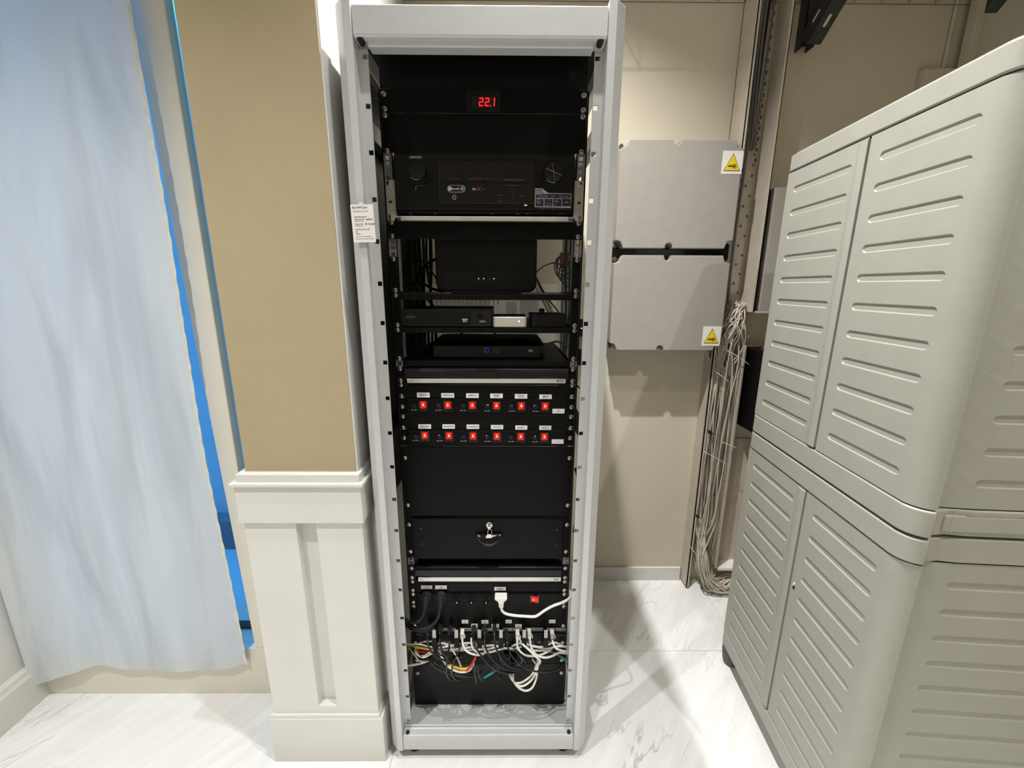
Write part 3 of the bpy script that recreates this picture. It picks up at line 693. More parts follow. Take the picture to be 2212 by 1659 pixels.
# ---- 7 switched power panels with label strips
rocker = MB().prism(rrect(-.0080, -.0095, .0080, .0095, .001, 2), 'y', -.0030, 0); o_ = rocker.build('r', 'rocker', local=True); ROCK = o_.data; bpy.data.objects.remove(o_)
def label_tape(parent, u0, v0, u1, v1, y, s, h, Y=None):
    Y = y if Y is None else Y
    a = P(u0, v1, y); b = P(u1, v0, y)
    l = MB().box((a.x, y-.0006, a.z), (b.x, y, b.z)).build('tape_label', 'tape', parent)
    if s:
        lines = s.split('/')
        for i, ln in enumerate(lines):
            zz = (a.z+b.z)/2+((len(lines)-1)/2-i)*h*1.15
            text(ln, h, 'ink', l, ((a.x+b.x)/2, y-.0009, zz), depth=.0001)
    return l
def pdu(label, blabel, bv0, bv1, bs_, v0, v1, sv, sx, sy, tapes, num, numbox):
    t2, _, _ = panel('blank_panel', blabel, 'panel', bv0, bv1, bs_)
    for (u0, va, u1, vb, s, h) in tapes: label_tape(t2, u0, va, u1, vb, -.0035, s, h)
    z1, z0 = zc(v0), zc(v1)
    t = thing('switched_power_panel', (0, -.01, z0), label, 'power panel')
    zm = (z0+z1)/2
    for sgn in (-1, 1):
        MB().box((sgn*.218, -.0025, zm-.0075), (sgn*.2413, 0, zm+.0075)).build('ear', 'black', t)
        MB().box((sgn*.2225, -.0022, z0+.002), (sgn*.2413, 0, z1-.002)).build('rail_cover', 'black', t)
    MB().box((-.2185, -.004, z0+.001), (.2185, .04, z1-.001)).build('case', 'black', t, bevel=.001)
    MB().box((-.2175, -.0055, z1-.0025), (.2175, -.004, z1-.0012)).build('upper_edge', 'piano', t)
    MB().box((-.2175, -.0055, z0+.0012), (.2175, -.004, z0+.0025)).build('lower_edge', 'piano', t)
    for i, u in enumerate(sx):
        v = sy+i*.6; c = P(u, v, -.006)
        bz = MB().prism(rrect(c.x-.0132, c.z-.0185, c.x+.0132, c.z+.0135, .001, 2), 'y', -.0065, -.004).build('switch_bezel', 'gloss', t)
        r = inst(ROCK, 'rocker_switch', (c.x, -.0065, c.z), bz)
        MB().prism(rrect(c.x-.0026, c.z-.0030, c.x+.0026, c.z+.0025, .0022, 4), 'y', -.0101, -.0095).build('pilot_lamp', 'rocker_hot', bz)
        MB().prism(rrect(c.x-.0012, c.z+.0038, c.x+.0012, c.z+.0060, .001, 2), 'y', -.0099, -.0095).build('switch_mark', 'rocker_hot', bz)
        f = P(u-21, v+3.5, -.006)
        MB().lathe((f.x, -.004, f.z), [(.0075, 0), (.0075, -.002), (.0058, -.0035), (.0052, -.0035), (.0050, -.0025), (.0020, -.0025)], 'y', 20).build('fuse_holder', 'gloss', t, smooth='auto')
        p = P(u-20.5, v+11.5, -.0045); text('Fuse 10A', .0042, 'print', t, (p.x, -.0043, p.z))
    label_tape(t, *numbox, -.0045, num, .0078)
    screws(t, sv, -.0025)
    return t
pdu('black power panel with six lit red switches, upper of the two rows, tagged 2', 'slim black panel carrying the tape labels from Denon to Sky', 831.5, 860, (829, 853), 860, 897, (876,),
    (914.5, 967.5, 1020.5, 1072.5, 1126, 1177.5), 874,
    [(901, 848, 928, 858.5, 'DENON', .0066), (953.5, 849, 981, 859, 'VENTOLA', .0060), (1007, 849.5, 1034, 859.5, 'APPLE TV', .0058), (1059, 850, 1086, 860, 'EXTENDER/CAMERA', .0036), (1112, 851, 1139, 861, 'EXTENDER/TV PRANZO', .0036), (1165, 852, 1192, 862, 'SKY', .0095)],
    '2', (1193, 883, 1219.5, 893))
pdu('black power panel with six lit red switches, lower of the two rows, tagged 1', 'slim black panel carrying the tape labels from Soluvision to Switch', 897, 927, (897, 921), 927.5, 963, (943,),
    (918, 970, 1022, 1073.5, 1125, 1176), 940,
    [(904, 916.5, 931, 926, 'SOLUVISI', .0058), (956, 916.5, 982.5, 926, 'AP NOTTE', .0056), (1008, 917, 1035, 926.5, 'AP GIORNO', .0054), (1060.5, 918, 1087, 927, 'AP RACK', .0056), (1113, 919, 1139, 928, 'BLURAY', .0058), (1165, 919.5, 1191, 928.5, 'SWITCH', .0058)],
    '1', (1191.5, 949, 1217.5, 958.5))
# ---- 8 big blank, drawer
panel('blank_panel', 'tall black blank panel below the two rows of red switches', 'panel', 964, 1114.5, (987, 1088))
z1, z0 = zc(1115), zc(1203.5)
dr = thing('drawer_unit', (0, -.012, z0), 'black lockable rack drawer with a key hanging from its lock', 'drawer unit')
for sgn in (-1, 1): MB().box((sgn*.2215, -.003, z0+.0005), (sgn*.2413, 0, z1-.0005)).build('ear', 'black', dr, bevel=.0008)
front = MB().box((-.2205, -.010, z0+.001), (.2205, .0, z1-.003)).build('drawer_front', 'black', dr, bevel=.0015)
MB().box((-.215, .0, z0+.004), (.215, .30, z1-.008)).build('drawer_box', 'black2', dr)
c = P(1057, 1134.5, -.012)
lk = MB().lathe((c.x, -.010, c.z), [(.0098, 0), (.0098, -.003), (.0085, -.0045), (.0070, -.0048), (.001, -.0042)], 'y', 24).build('lock', 'chrome', dr, smooth='auto')
MB().box((c.x-.0012, -.026, c.z-.006), (c.x+.0012, -.0145, c.z+.005)).build('key_blade', 'chrome', lk)
MB().lathe((c.x, -.022, c.z), [(.0045, 0), (.0045, -.004), (.001, -.0042)], 'y', 16).build('key_bow', 'chrome', lk, smooth='auto')
kp = P(1058, 1152, -.024)
MB().tube([(kp.x+.006*math.cos(a_), -.026+.001*math.sin(a_*2), kp.z+.003+.013*math.sin(a_)) for a_ in [k*math.pi/10 for k in range(21)]], .0008, 6, 0).build('key_ring', 'chrome', lk)
kq = P(1056.5, 1159, -.026)
MB().prism([(kq.x-.009, kq.z-.005), (kq.x+.008, kq.z-.004), (kq.x+.009, kq.z+.002), (kq.x+.004, kq.z+.007), (kq.x-.004, kq.z+.007), (kq.x-.009, kq.z+.001)], 'y', -.0275, -.0255).build('spare_key_bow', 'white', lk, bevel=.0006)
# cup pull
c = P(1056, 1160, -.012); hv_ = []; n_ = 20
fs = []
for k in range(n_+1):
    a_ = math.pi*k/n_; x = c.x-.038*math.cos(a_)
    bulge = math.sin(a_)
    for j in range(6):
        b_ = j/5*math.pi*.5
        hv_.append((x, -.010-.022*bulge*math.sin(b_)**.8, c.z+.010-(.026*bulge)*(1-math.cos(b_))-.0*j+(.002 if j == 0 else 0)))
for k in range(n_):
    for j in range(5): fs.append((k*6+j, (k+1)*6+j, (k+1)*6+j+1, k*6+j+1))
hd = MB().add(hv_, fs).build('cup_handle', 'gloss', dr, smooth=True)
sd = hd.modifiers.new('thick', 'SOLIDIFY'); sd.thickness = .0025
c2 = P(1057, 1175.5, -.025); MB().cyl((c2.x, -.024, c2.z), .0022, -.002, 'y', 12).build('handle_rivet', 'chrome', dr)
for u, v in ((909.5, 1142), (911, 1175), (1203, 1144.5), (1202, 1178)):
    c = P(u, v, -.01); MB().cyl((c.x, -.0098, c.z), .0026, -.0006, 'y', 12).build('plugged_hole', 'gloss', front)
screws(dr, (1131, 1189))

# ---- 9 second processor, outlet strip, lower panels
processor('glossy black control processor with a silver strip above the power outlets', 1219, 1258.5, 1247.5, 1256, 903, 1212, (1225, 1245), False, False)
t10, _, _ = panel('blank_panel', 'slim black panel with the tags 1 and 2 above the power outlets', 'panel', 1258.8, 1277.5, (1254, 1272))
label_tape(t10, 909.5, 1264.5, 933.5, 1272.3, -.0035, '1', .0085); label_tape(t10, 940.5, 1264.5, 965, 1272.5, -.0035, '2', .0085); label_tape(t10, 1068, 1268, 1092.5, 1275.5, -.0035, 'CORRENTE/PAVIMENTO', .0038)
z1, z0 = zc(1277.8), zc(1306)
ob = thing('outlet_strip', (0, -.01, z0), 'black rack power strip with six round sockets and a red switch', 'power strip')
for sgn in (-1, 1): MB().box((sgn*.2205, -.003, z0), (sgn*.2413, 0, z1)).build('ear', 'black', ob, bevel=.0008)
MB().box((-.2195, -.006, z0+.0005), (.2195, .05, z1-.0005)).build('case', 'black', ob, bevel=.001)
ou = [920.5, 952.5, 986.5, 1018, 1050, 1081.5]
for u in ou:
    c = P(u, 1293, -.008)
    fr = MB().prism(rrect(c.x-.0198, z0+.0025, c.x+.0198, z1-.0035, .002, 3), 'y', -.0085, -.006).build('outlet', 'black', ob)
    MB().lathe((c.x, -.0085, c.z), [(.0175, -.0003), (.0165, -.0006), (.0160, .0)], 'y', 28, True).build('outlet_rim', 'black2', fr, smooth='auto')
    MB().cyl((c.x, -.0088, c.z), .0160, -.0002, 'y', 28).build('outlet_well', 'void', fr)
    for dx in (-.0095, .0095): MB().cyl((c.x+dx, -.0091, c.z), .0024, -.0002, 'y', 10).build('pin_hole', 'rubber', fr)
    MB().box((c.x-.0009, -.0100, c.z-.0160), (c.x+.0009, -.0090, c.z-.0105)).build('earth_clip', 'chrome', fr)
a = P(1099, 1302, -.008); b = P(1213.5, 1279, -.008)
sw = MB().prism(rrect(a.x, z0+.0025, b.x, z1-.0028, .001, 2), 'y', -.0075, -.006).build('switch_plate', 'black', ob)
c = P(1155, 1294, -.010)
MB().prism(rrect(c.x-.0135, c.z-.0125, c.x+.0135, c.z+.0125, .001, 2), 'y', -.0085, -.0075).build('switch_bezel', 'gloss', sw)
rk = MB().add([(c.x-.0105, -.0085, c.z-.0085), (c.x+.0105, -.0085, c.z-.0085), (c.x+.0105, -.0085, c.z+.0085), (c.x-.0105, -.0085, c.z+.0085),
          (c.x-.0105, -.0100, c.z-.0085), (c.x+.0105, -.0170, c.z-.0085), (c.x+.0105, -.0170, c.z+.0085), (c.x-.0105, -.0100, c.z+.0085)],
         [(3, 2, 1, 0), (4, 5, 6, 7), (0, 1, 5, 4), (1, 2, 6, 5), (2, 3, 7, 6), (3, 0, 4, 7)]).build('rocker_switch', 'rocker', sw)
MB().prism(rrect(c.x-.0052, c.z-.0018, c.x-.0015, c.z+.0018, .0016, 4), 'y', -.0145, -.0110).build('pilot_lamp', 'rocker_hot', sw)
screws(ob, (1281, 1298))
t11, z0, z1 = panel('blank_panel', 'black blank panel with small tape tags just above the patch cables', 'panel', 1306.3, 1357, (1307, 1349))
for u0, v0, u1, v1, s in ((997.5, 1339, 1011.5, 1346.5, 'Tv/Sala'), (1018, 1347.3, 1032, 1354.5, 'Tv/Cucina'), (1040, 1339.5, 1055, 1347, 'Tv/Studio'), (1062, 1348, 1078, 1355, 'Tv/Taverna'), (1092, 1338.8, 1105.5, 1346.2, 'Tv/Camera'), (1112.8, 1348.5, 1127, 1355.2, 'Tv/Letto'), (1185.8, 1338.5, 1200, 1346, 'N')):
    label_tape(t11, u0, v0, u1, v1, -.0035, s, .0036)
# patch panel with cover strip and ring cable guides
z1, z0 = zc(1357), zc(1386)
pp = thing('network_switch', (0, -.012, z0), 'black patch panel with a grey top strip and six cable rings', 'network panel')
MB().box((-.2413, -.003, z0), (.2413, 0, z1)).build('faceplate', 'black', pp, bevel=.0008)
MB().box((-.221, -.012, z0+.002), (.221, .05, z1-.009)).build('port_block', 'black2', pp, bevel=.001)
zg1 = zc(1357.5, -.006); zg0 = zc(1363.5, -.006)
sxs = [P(u, 1360, -.018).x for u in (884, 955, 1030, 1107, 1200, 1224)]
for i in range(5):
    MB().box((sxs[i]+.0006, -.007, zg0), (sxs[i+1]-.0006, -.003, zg1)).build('strip_segment', 'rack_dark', pp, bevel=.001)
for k in range(24):
    x = -.19+k*.0165
    MB().box((x-.0055, -.0125, z0+.006), (x+.0055, -.012, z0+.015)).build('port', 'gloss', pp)
tx('aten', 905, 1370.5, .0085, 'printdim', pp, -.0124); tx('ADS 5140', 1214.5, 1373, .0060, 'printdim', pp, -.0124)
for u in (940.5, 987.5, 1036.5, 1082.5, 1132, 1178):
    c = P(u, 1371, -.04); zb_ = P(u, 1381, -.06).z
    rg = MB().box((c.x-.0055, -.058, P(u, 1380, -.06).z), (c.x+.0055, -.0555, P(u, 1362.5, -.06).z)).build('ring_tab', 'zinc', pp, bevel=.0008)
    MB().box((c.x-.0055, -.0555, P(u, 1380, -.06).z), (c.x+.0055, -.012, P(u, 1378.5, -.06).z)).build('ring_arm', 'black', rg)
    MB().box((c.x-.0075, -.060, P(u, 1400, -.06).z), (c.x+.0075, -.056, P(u, 1380, -.06).z)).build('ring_front', 'black', rg, bevel=.001)
    MB().box((c.x-.0075, -.057, P(u, 1400, -.06).z), (c.x+.0075, -.003, P(u, 1400, -.06).z+.004)).build('ring_floor', 'black', rg)
screws(pp, (1385,))
panel('blank_panel', 'slim black panel mostly hidden behind the loose network cables', 'panel', 1386.3, 1432, (1423,))
panel('blank_panel', 'black blank panel at the very bottom of the rack', 'panel', 1432.3, 1551, (1450,), 'black2')

# ================================================================== CABLES IN THE RACK
def cable(name, label, pts, r, material, group=None, plug=None, n=8, cat='cable'):
    """pts: (u, v, Y) photo points at their real depth"""
    W3 = [P(u, v, y) for u, v, y in pts]
    if plug is None:
        o = MB().tube(W3, r, n).build(name, material, smooth=True); return tag(o, label, cat, group)
    t = thing(name, W3[0], label, cat, group)
    MB().tube(W3, r, n).build('jacket', material, t, smooth=True)
    d = (W3[0]-W3[1]).normalized(); p0 = W3[0]
    if plug == 'rj45':
        MB().box((p0.x-.0058, p0.y-.004, p0.z-.004), (p0.x+.0058, p0.y+.018, p0.z+.014)).build('plug', material if material != 'bcable' else 'rubber', t, bevel=.001)
        MB().tube([p0+Vector((0, .004, .006)), p0, p0+(W3[1]-p0)*.8], lambda q_: .0056-.0022*q_, 8, 3).build('strain_relief', material, t, smooth=True)
        MB().tube([p0+Vector((.004, .006, .010)), p0+Vector((.009, -.003, .006)), p0+Vector((.0085, -.006, .001))], .0014, 6, 3).build('latch_tab', material, t, smooth=True)
    return t
WC, BC = 'wcable', 'bcable'
R_ = .0031
cable('network_cable', 'white network cable arcing from a plug beneath the third tape tag', [(998, 1376, -.03), (999, 1389, -.05), (1005, 1403, -.062), (1016, 1411, -.066), (1034, 1415, -.060), (1046, 1411, -.035), (1056, 1400, -.02)], R_, WC, None, 'rj45')
cable('network_cable', 'white network cable with upright plug curving right under the patch panel', [(1143.5, 1376, -.03), (1146, 1392, -.055), (1152, 1407, -.066), (1163, 1417, -.07), (1180, 1420.5, -.068), (1196, 1416, -.05), (1207, 1409, -.035)], R_, WC, None, 'rj45')
cable('network_cable', 'white network cable drooping in a wide curve left of the sixth ring', [(1118, 1377, -.03), (1117, 1389, -.048), (1119, 1400, -.056), (1128, 1411, -.058), (1143, 1417, -.056), (1166, 1415, -.045), (1186, 1406, -.04), (1192, 1401, -.03)], R_, WC, None, 'rj45')
cable('network_cable', 'white network cable at the far right plug running out past the rail', [(1193, 1377, -.03), (1194, 1387, -.05), (1200, 1399, -.06), (1211, 1404.5, -.06), (1226, 1408, -.05), (1238, 1410, -.02)], R_, WC, None, 'rj45')
cable('network_cable', 'white network cable crossing diagonally down to the hanging white loops', [(1121, 1377, -.034), (1128, 1390, -.058), (1144, 1405, -.068), (1158, 1419, -.074), (1167, 1428, -.07), (1162, 1437, -.06), (1156, 1442, -.04)], R_, WC)
for i, (pts, lab) in enumerate([
    ([(1100, 1453, -.03), (1103, 1463, -.045), (1111, 1473, -.052), (1124, 1475, -.056), (1140, 1466, -.056), (1152, 1453, -.056), (1160, 1437, -.058), (1164, 1425, -.05), (1152, 1415, -.02)], 'topmost of the white network cable loops hanging below the patch panel'),
    ([(1104, 1452, -.028), (1107, 1468, -.050), (1119, 1481, -.058), (1132, 1481, -.062), (1147, 1470, -.062), (1157, 1454, -.06), (1162, 1438, -.056), (1160, 1426, -.03)], 'middle one of the white network cable loops hanging below the patch panel'),
    ([(1109, 1452, -.026), (1109, 1470, -.048), (1120, 1485, -.060), (1135, 1492, -.066), (1148, 1487, -.066), (1156, 1473, -.064), (1160, 1455, -.058), (1158, 1436, -.04), (1150, 1424, -.02)], 'lowest of the white network cable loops hanging below the patch panel')]):
    cable('network_cable', lab, pts, R_, WC)
gw = 'white cables threaded behind the rings'
for pts in ([(940, 1390, -.03), (955, 1389.5, -.035), (970, 1393, -.035), (990, 1398, -.03), (1010, 1393, -.02)],
            [(948, 1399, -.035), (968, 1396, -.04), (992, 1391, -.04), (1013, 1389, -.03), (1030, 1392, -.02)],
            [(950, 1404, -.03), (980, 1402, -.038), (1010, 1399, -.036), (1040, 1396, -.03), (1066, 1394, -.03), (1090, 1399, -.02)],
            [(972, 1406, -.028), (1005, 1404, -.034), (1050, 1402, -.03), (1070, 1398, -.036), (1090, 1391, -.03)],
            [(1050, 1409, -.03), (1062, 1408, -.036), (1076, 1404, -.036), (1095, 1400, -.03), (1120, 1404, -.02)],
            [(1105, 1396, -.02), (1127, 1388, -.045), (1140, 1392, -.048), (1156, 1397, -.045), (1178, 1398, -.04), (1192, 1402, -.03)],
            [(1110, 1402, -.02), (1132, 1396, -.042), (1150, 1404, -.044), (1170, 1405, -.04), (1186, 1402, -.03)],
            [(1120, 1390, -.02), (1148, 1394, -.04), (1168, 1399, -.04), (1184, 1392, -.045), (1196, 1388, -.045), (1208, 1391, -.04), (1218, 1396, -.02)],
            [(1170, 1404, -.025), (1190, 1399, -.04), (1205, 1396, -.048), (1220, 1397, -.045), (1238, 1402, -.01)],
            [(1018, 1378, -.03), (1019, 1392, -.045), (1024, 1404, -.052), (1034, 1410, -.05), (1044, 1412, -.04), (1047, 1404, -.03), (1040, 1396, -.025), (1030, 1393, -.02)],
            [(1196, 1412, -.03), (1212, 1410, -.04), (1226, 1412, -.035), (1240, 1416, -.005)]):
    cable('network_cable', 'white network cable threaded behind the black cable rings of the patch panel', pts, .0030, WC, gw)
gs = 'loose grey-white strands beside the left rail'
for pts in ([(876, 1391, -.01), (892, 1391, -.03), (908, 1392, -.035), (924, 1396, -.03), (940, 1399, -.02)],
            [(905, 1389, -.01), (918, 1386, -.02), (932, 1385, -.02), (944, 1388, -.01)],
            [(898, 1400, -.01), (897, 1408, -.03), (903, 1416, -.036), (914, 1417, -.036), (926, 1411, -.03), (936, 1405, -.02)],
            [(902, 1402, -.01), (901, 1411, -.036), (910, 1420, -.042), (922, 1418, -.040), (934, 1411, -.03)],
            [(884, 1400, 0), (890, 1408, -.02), (898, 1418, -.03), (905, 1427, -.03), (916, 1428, -.02)]):
    cable('network_cable', 'pale grey-white cable strand curling beside the left rack rail', pts, .0022, WC, gs)
cable('network_cable', 'white cable running straight out leftwards below the curled strands', [(870, 1439, .03), (884, 1438, -.02), (900, 1435, -.035), (915, 1431, -.035), (928, 1426, -.02)], .0032, WC)
cable('network_cable', 'white cable under the yellow one in the hanging bundle', [(946, 1404, -.03), (952, 1415, -.05), (960, 1430, -.06), (970, 1441, -.066), (984, 1449, -.07), (1000, 1451.5, -.07), (1013, 1448, -.066), (1022, 1437, -.05), (1026, 1425, -.03)], .0034, WC)
cable('network_cable', 'thin white cable crossing behind the black ones left of centre', [(973, 1396, -.03), (978, 1405, -.04), (986, 1418, -.045), (992, 1430, -.04), (996, 1440, -.03)], .003, WC)
cable('network_cable', 'yellow cable sagging in the hanging bundle beside the red one', [(962, 1428, -.05), (970, 1436, -.06), (984, 1441.5, -.068), (1000, 1445, -.07), (1013, 1442, -.066), (1020, 1434, -.05)], .0036, 'yellow')
cable('network_cable', 'yellow cable entering at the left rail under a white one', [(880, 1391, .0), (893, 1395, -.025), (906, 1398.5, -.032), (920, 1401, -.03), (936, 1404, -.02)], .0036, 'yellow')
cable('network_cable', 'red cable sloping across the end of the yellow bundle', [(1030, 1408, -.04), (1027, 1420, -.064), (1020, 1434, -.074), (1009, 1448, -.07), (1003, 1452, -.05)], .0034, 'red')
cable('network_cable', 'dark red cable tucked under the yellow cable at left', [(896, 1404, -.012), (908, 1407, -.022), (924, 1407, -.02), (936, 1410, -.015)], .0036, 'red')
cable('network_cable', 'teal cable end pointing down left beneath the bundle', [(1044, 1464.5, -.05), (1055, 1458.5, -.052), (1068, 1450, -.05), (1078, 1444, -.03)], .0034, 'teal')
cable('network_cable', 'teal cable leaving past the right rail of the rack', [(1180, 1404, -.01), (1200, 1412, -.02), (1214, 1420, -.025), (1228, 1432, -.01), (1240, 1444, .03)], .003, 'teal')
cable('network_cable', 'thin teal cable coil glimpsed behind the black cables', [(1098, 1402, -.02), (1112, 1406, -.03), (1122, 1416, -.032), (1128, 1428, -.03), (1120, 1436, -.025), (1108, 1432, -.02)], .002, 'teal')
gb = 'black patch cables drooping below the patch panel'
lb = 'black patch cable drooping below the patch panel'
B_ = .0027; kb = 0
for pts in ([(924, 1366, -.03), (924, 1385, -.05), (926, 1396, -.06), (932, 1408, -.07), (945, 1420, -.076), (960, 1427, -.07), (975, 1436, -.05)],
            [(950, 1366, -.03), (950, 1385, -.055), (954, 1402, -.065), (963, 1418, -.07), (974, 1433, -.06), (984, 1440, -.04)],
            [(971, 1368, -.03), (971, 1390, -.06), (967, 1420, -.08), (964.5, 1445, -.086), (966, 1460, -.082), (974, 1468, -.07), (984, 1464, -.045)],
            [(997, 1386, -.045), (991, 1406, -.07), (982, 1424, -.082), (977, 1440, -.086), (976, 1455, -.082), (982, 1466, -.07), (992, 1469, -.05)],
            [(926, 1420, -.03), (928, 1428, -.05), (938, 1440, -.064), (956, 1450, -.07), (980, 1458, -.072), (1006, 1461, -.07), (1028, 1458, -.05), (1040, 1450, -.03)],
            [(930, 1418, -.028), (936, 1430, -.052), (950, 1440, -.062), (970, 1450, -.068), (995, 1455, -.068), (1020, 1453, -.05)],
            [(1023, 1368, -.03), (1023, 1386, -.056), (1031, 1404, -.07), (1044, 1423, -.076), (1060, 1439, -.078), (1079, 1450, -.076), (1102, 1455, -.07), (1126, 1449, -.04)],
            [(1047, 1366, -.03), (1047, 1388, -.058), (1051, 1404, -.068), (1060, 1420, -.072), (1074, 1434, -.072), (1092, 1444.5, -.070), (1112, 1449, -.06), (1132, 1445, -.035)],
            [(1068, 1366, -.03), (1069, 1391, -.058), (1077, 1412, -.068), (1088, 1429, -.068), (1103, 1441, -.066), (1119, 1445, -.055), (1136, 1440, -.03)],
            [(1094, 1376, -.035), (1096, 1394, -.056), (1104, 1414, -.068), (1118, 1431, -.076), (1136, 1443.5, -.08), (1158, 1450.5, -.08), (1184, 1451, -.07), (1206, 1445, -.04), (1214, 1432, -.015)],
            [(1029, 1410, -.03), (1027, 1430, -.062), (1026, 1455, -.07), (1029.5, 1475, -.066)],
            [(1034, 1410, -.03), (1032, 1432, -.062), (1033, 1452, -.068), (1037, 1464, -.064), (1043, 1470, -.055)],
            [(1040, 1420, -.03), (1052, 1433, -.05), (1068, 1445, -.058), (1088, 1452, -.056), (1108, 1452, -.04)],
            [(938, 1398, -.03), (948, 1412, -.05), (962, 1422, -.052), (980, 1426, -.045), (1000, 1416, -.03)],
            [(1108, 1400, -.02), (1120, 1412, -.04), (1131, 1424, -.04), (1136, 1436, -.035), (1128, 1446, -.03)],
            [(1070, 1452, -.03), (1074, 1460, -.04), (1079, 1465, -.04), (1084, 1459, -.03)],
            [(1086, 1398, -.02), (1080, 1412, -.032), (1082, 1428, -.034), (1094, 1436, -.03), (1104, 1426, -.025)]):
    kb += 1
    if kb <= 10: cable('patch_cable', 'black patch cable drooping below the patch panel, %s from the left' % ('first', 'second', 'third', 'fourth', 'fifth', 'sixth', 'seventh', 'eighth', 'ninth', 'tenth')[kb-1], pts, B_, BC, gb, 'rj45' if kb not in (4, 5, 6) else None)
    else: cable('patch_cable', 'short black cable loop in the tangle under the drooping patch cables', pts, B_, BC, 'short black loops in the tangle')
# black plastic keystone couplers hidden in the tangle
for u, v in ((1096, 1414), (1108, 1432), (985, 1424)):
    c = P(u, v, -.02); o = MB().box((c.x-.010, -.030, c.z-.011), (c.x+.010, -.006, c.z+.011)).box((c.x-.006, -.033, c.z-.006), (c.x+.006, -.03, c.z+.004)).build('cable_coupler', 'black2', bevel=.001)
    tag(o, 'small black cable coupler tangled among the cables below the patch panel', 'coupler', 'couplers in the cable tangle')
# power leads in the outlet strip
def schuko(label, u, v, pts, material, r, white=False):
    c = P(u, v, -.02); t = thing('power_cord', (c.x, -.02, c.z), label, 'power cord')
    if white:
        a = [P(*p) for p in ((1068.5, 1292.5, -.036), (1095.5, 1292.5, -.036), (1095.5, 1297, -.036), (1089, 1301.5, -.036), (1088, 1309, -.036), (1087.0, 1316.5, -.036), (1079.5, 1316.5, -.036), (1077.5, 1309, -.036), (1075.5, 1301, -.036), (1068.5, 1297, -.036))]
        MB().prism([(p.x, p.z) for p in a], 'y', -.036, -.010).build('plug', material, t, bevel=.003, seg=3, smooth='auto')
        for vv in (1304, 1307.5, 1311): 
            q0, q1 = P(1077.5, vv, -.037), P(1087.5, vv, -.037); MB().tube([(q0.x, -.0355, q0.z), ((q0.x+q1.x)/2, -.037, q0.z), (q1.x, -.0355, q1.z)], .0011, 6, 2).build('grip_rib', 'white', t, smooth=True)
    else:
        MB().lathe((c.x, -.010, c.z), [(.0168, 0), (.0168, -.008), (.014, -.013), (.004, -.014)], 'y', 24).build('plug_head', material, t, smooth='auto')
        e = P(*pts[0]); MB().tube([(c.x+.001, -.022, c.z+.010), (c.x, -.027, c.z), (c.x-.001, -.03, c.z-.018), tuple(e)], lambda q_: .0115-.0055*q_, 10, 4).build('plug_body', material, t, smooth=True)
    MB().tube([P(*p) for p in pts], r, 10).build('cord', material, t, smooth=True)
schuko('white power cord with flat plug in the sixth socket, running right past the rail', 1081.5, 1300, [(1083, 1314, -.024), (1085, 1320, -.04), (1094, 1326, -.06), (1112, 1329.5, -.066), (1132, 1331, -.07), (1151, 1332, -.072), (1160, 1330, -.072), (1176, 1319, -.07), (1194, 1309, -.062), (1213, 1302, -.056), (1228, 1294, -.05), (1234, 1286, -.03), (1231, 1278, .0), (1222, 1274, .05)], 'white', .0039, True)
schuko('leftmost black power cord plugged into the outlet strip', 920.5, 1292, [(917, 1318, -.032), (913, 1332, -.045), (902, 1343, -.05), (888, 1345, -.04), (874, 1336, .0), (862, 1326, .05)], 'rubber', .0042)
schuko('black power cord in the second socket, curving left under the first cord', 952.5, 1292, [(950, 1316, -.032), (947, 1332, -.05), (936, 1348, -.058), (918, 1357, -.06), (900, 1357, -.05), (886, 1350, -.03), (873, 1340, .01), (860, 1330, .06)], 'rubber', .0042)
cable('power_cord', 'thick black cord sagging below the two plugged cords at the left rail', [(868, 1336, .02), (880, 1352, -.02), (898, 1361, -.035), (918, 1363, -.035), (930, 1358, -.03), (936, 1366, -.02)], .0048, 'rubber', cat='power cord')
# white socket boxes on the inner left side of the rack
for lab, v0, v1 in (('upper white socket block on the left inside of the rack', 1288, 1330), ('lower white socket block on the left inside of the rack', 1356, 1384)):
    a = PX(874, v1, -.252); b = PX(885, v0, -.252)
    t = thing('socket_block', (-.256, .06, a.z), lab, 'socket')
    MB().box((-.2605, .02, a.z), (-.2475, .115, b.z)).build('housing', 'white', t, bevel=.003)
    MB().cyl((-.2475, .045, (a.z+b.z)/2), .016, .001, 'x', 20).build('socket_well', 'rubber', t)

# ================================================================== THINGS SEEN THROUGH THE RACK
def bar(pts, r, material, name, label, cat, group=None, n=8):
    return tag(MB().tube(pts, r, n).build(name, material, smooth=True), label, cat, group)
vg = thing('wall_vent', (0, WY-.03, 1.22), 'pale slotted ventilation panel on the wall behind the rack', 'vent')
a = P(905, 690, WY-.02); b = P(1200, 640, WY-.02)
MB().box((a.x, WY-.015, a.z-.12), (b.x, WY-.001, b.z+.05)).build('plate', 'white', vg, bevel=.002)
for k in range(17):
    c = P(928+k*9.4, 651, WY-.017); MB().box((c.x-.0035, WY-.020, c.z-.012), (c.x+.0035, WY-.015, c.z+.012)).build('slat', 'white', vg, bevel=.001)
for k in range(9):
    c = P(1062+k*7, 676, WY-.017); MB().box((c.x-.003, WY-.018, c.z-.006), (c.x+.003, WY-.015, c.z+.006)).build('slat', 'white', vg, bevel=.001)
lab = 'black cable in the thick bundle down the left rear of the rack'
for k in range(7):
    x0 = -.262+.009*k; y = .40+.02*(k % 3)
    bar([(x0, y, 1.62), (x0+.004*math.sin(k), y, 1.50), (x0+.01*math.sin(k*2), y-.01, 1.38), (x0+.006, y, 1.25), (x0, y, 1.05), (x0+.003*k, y, .6)], .0045, 'rubber', 'data_cable', lab, 'cable', 'black cables at the left rear')
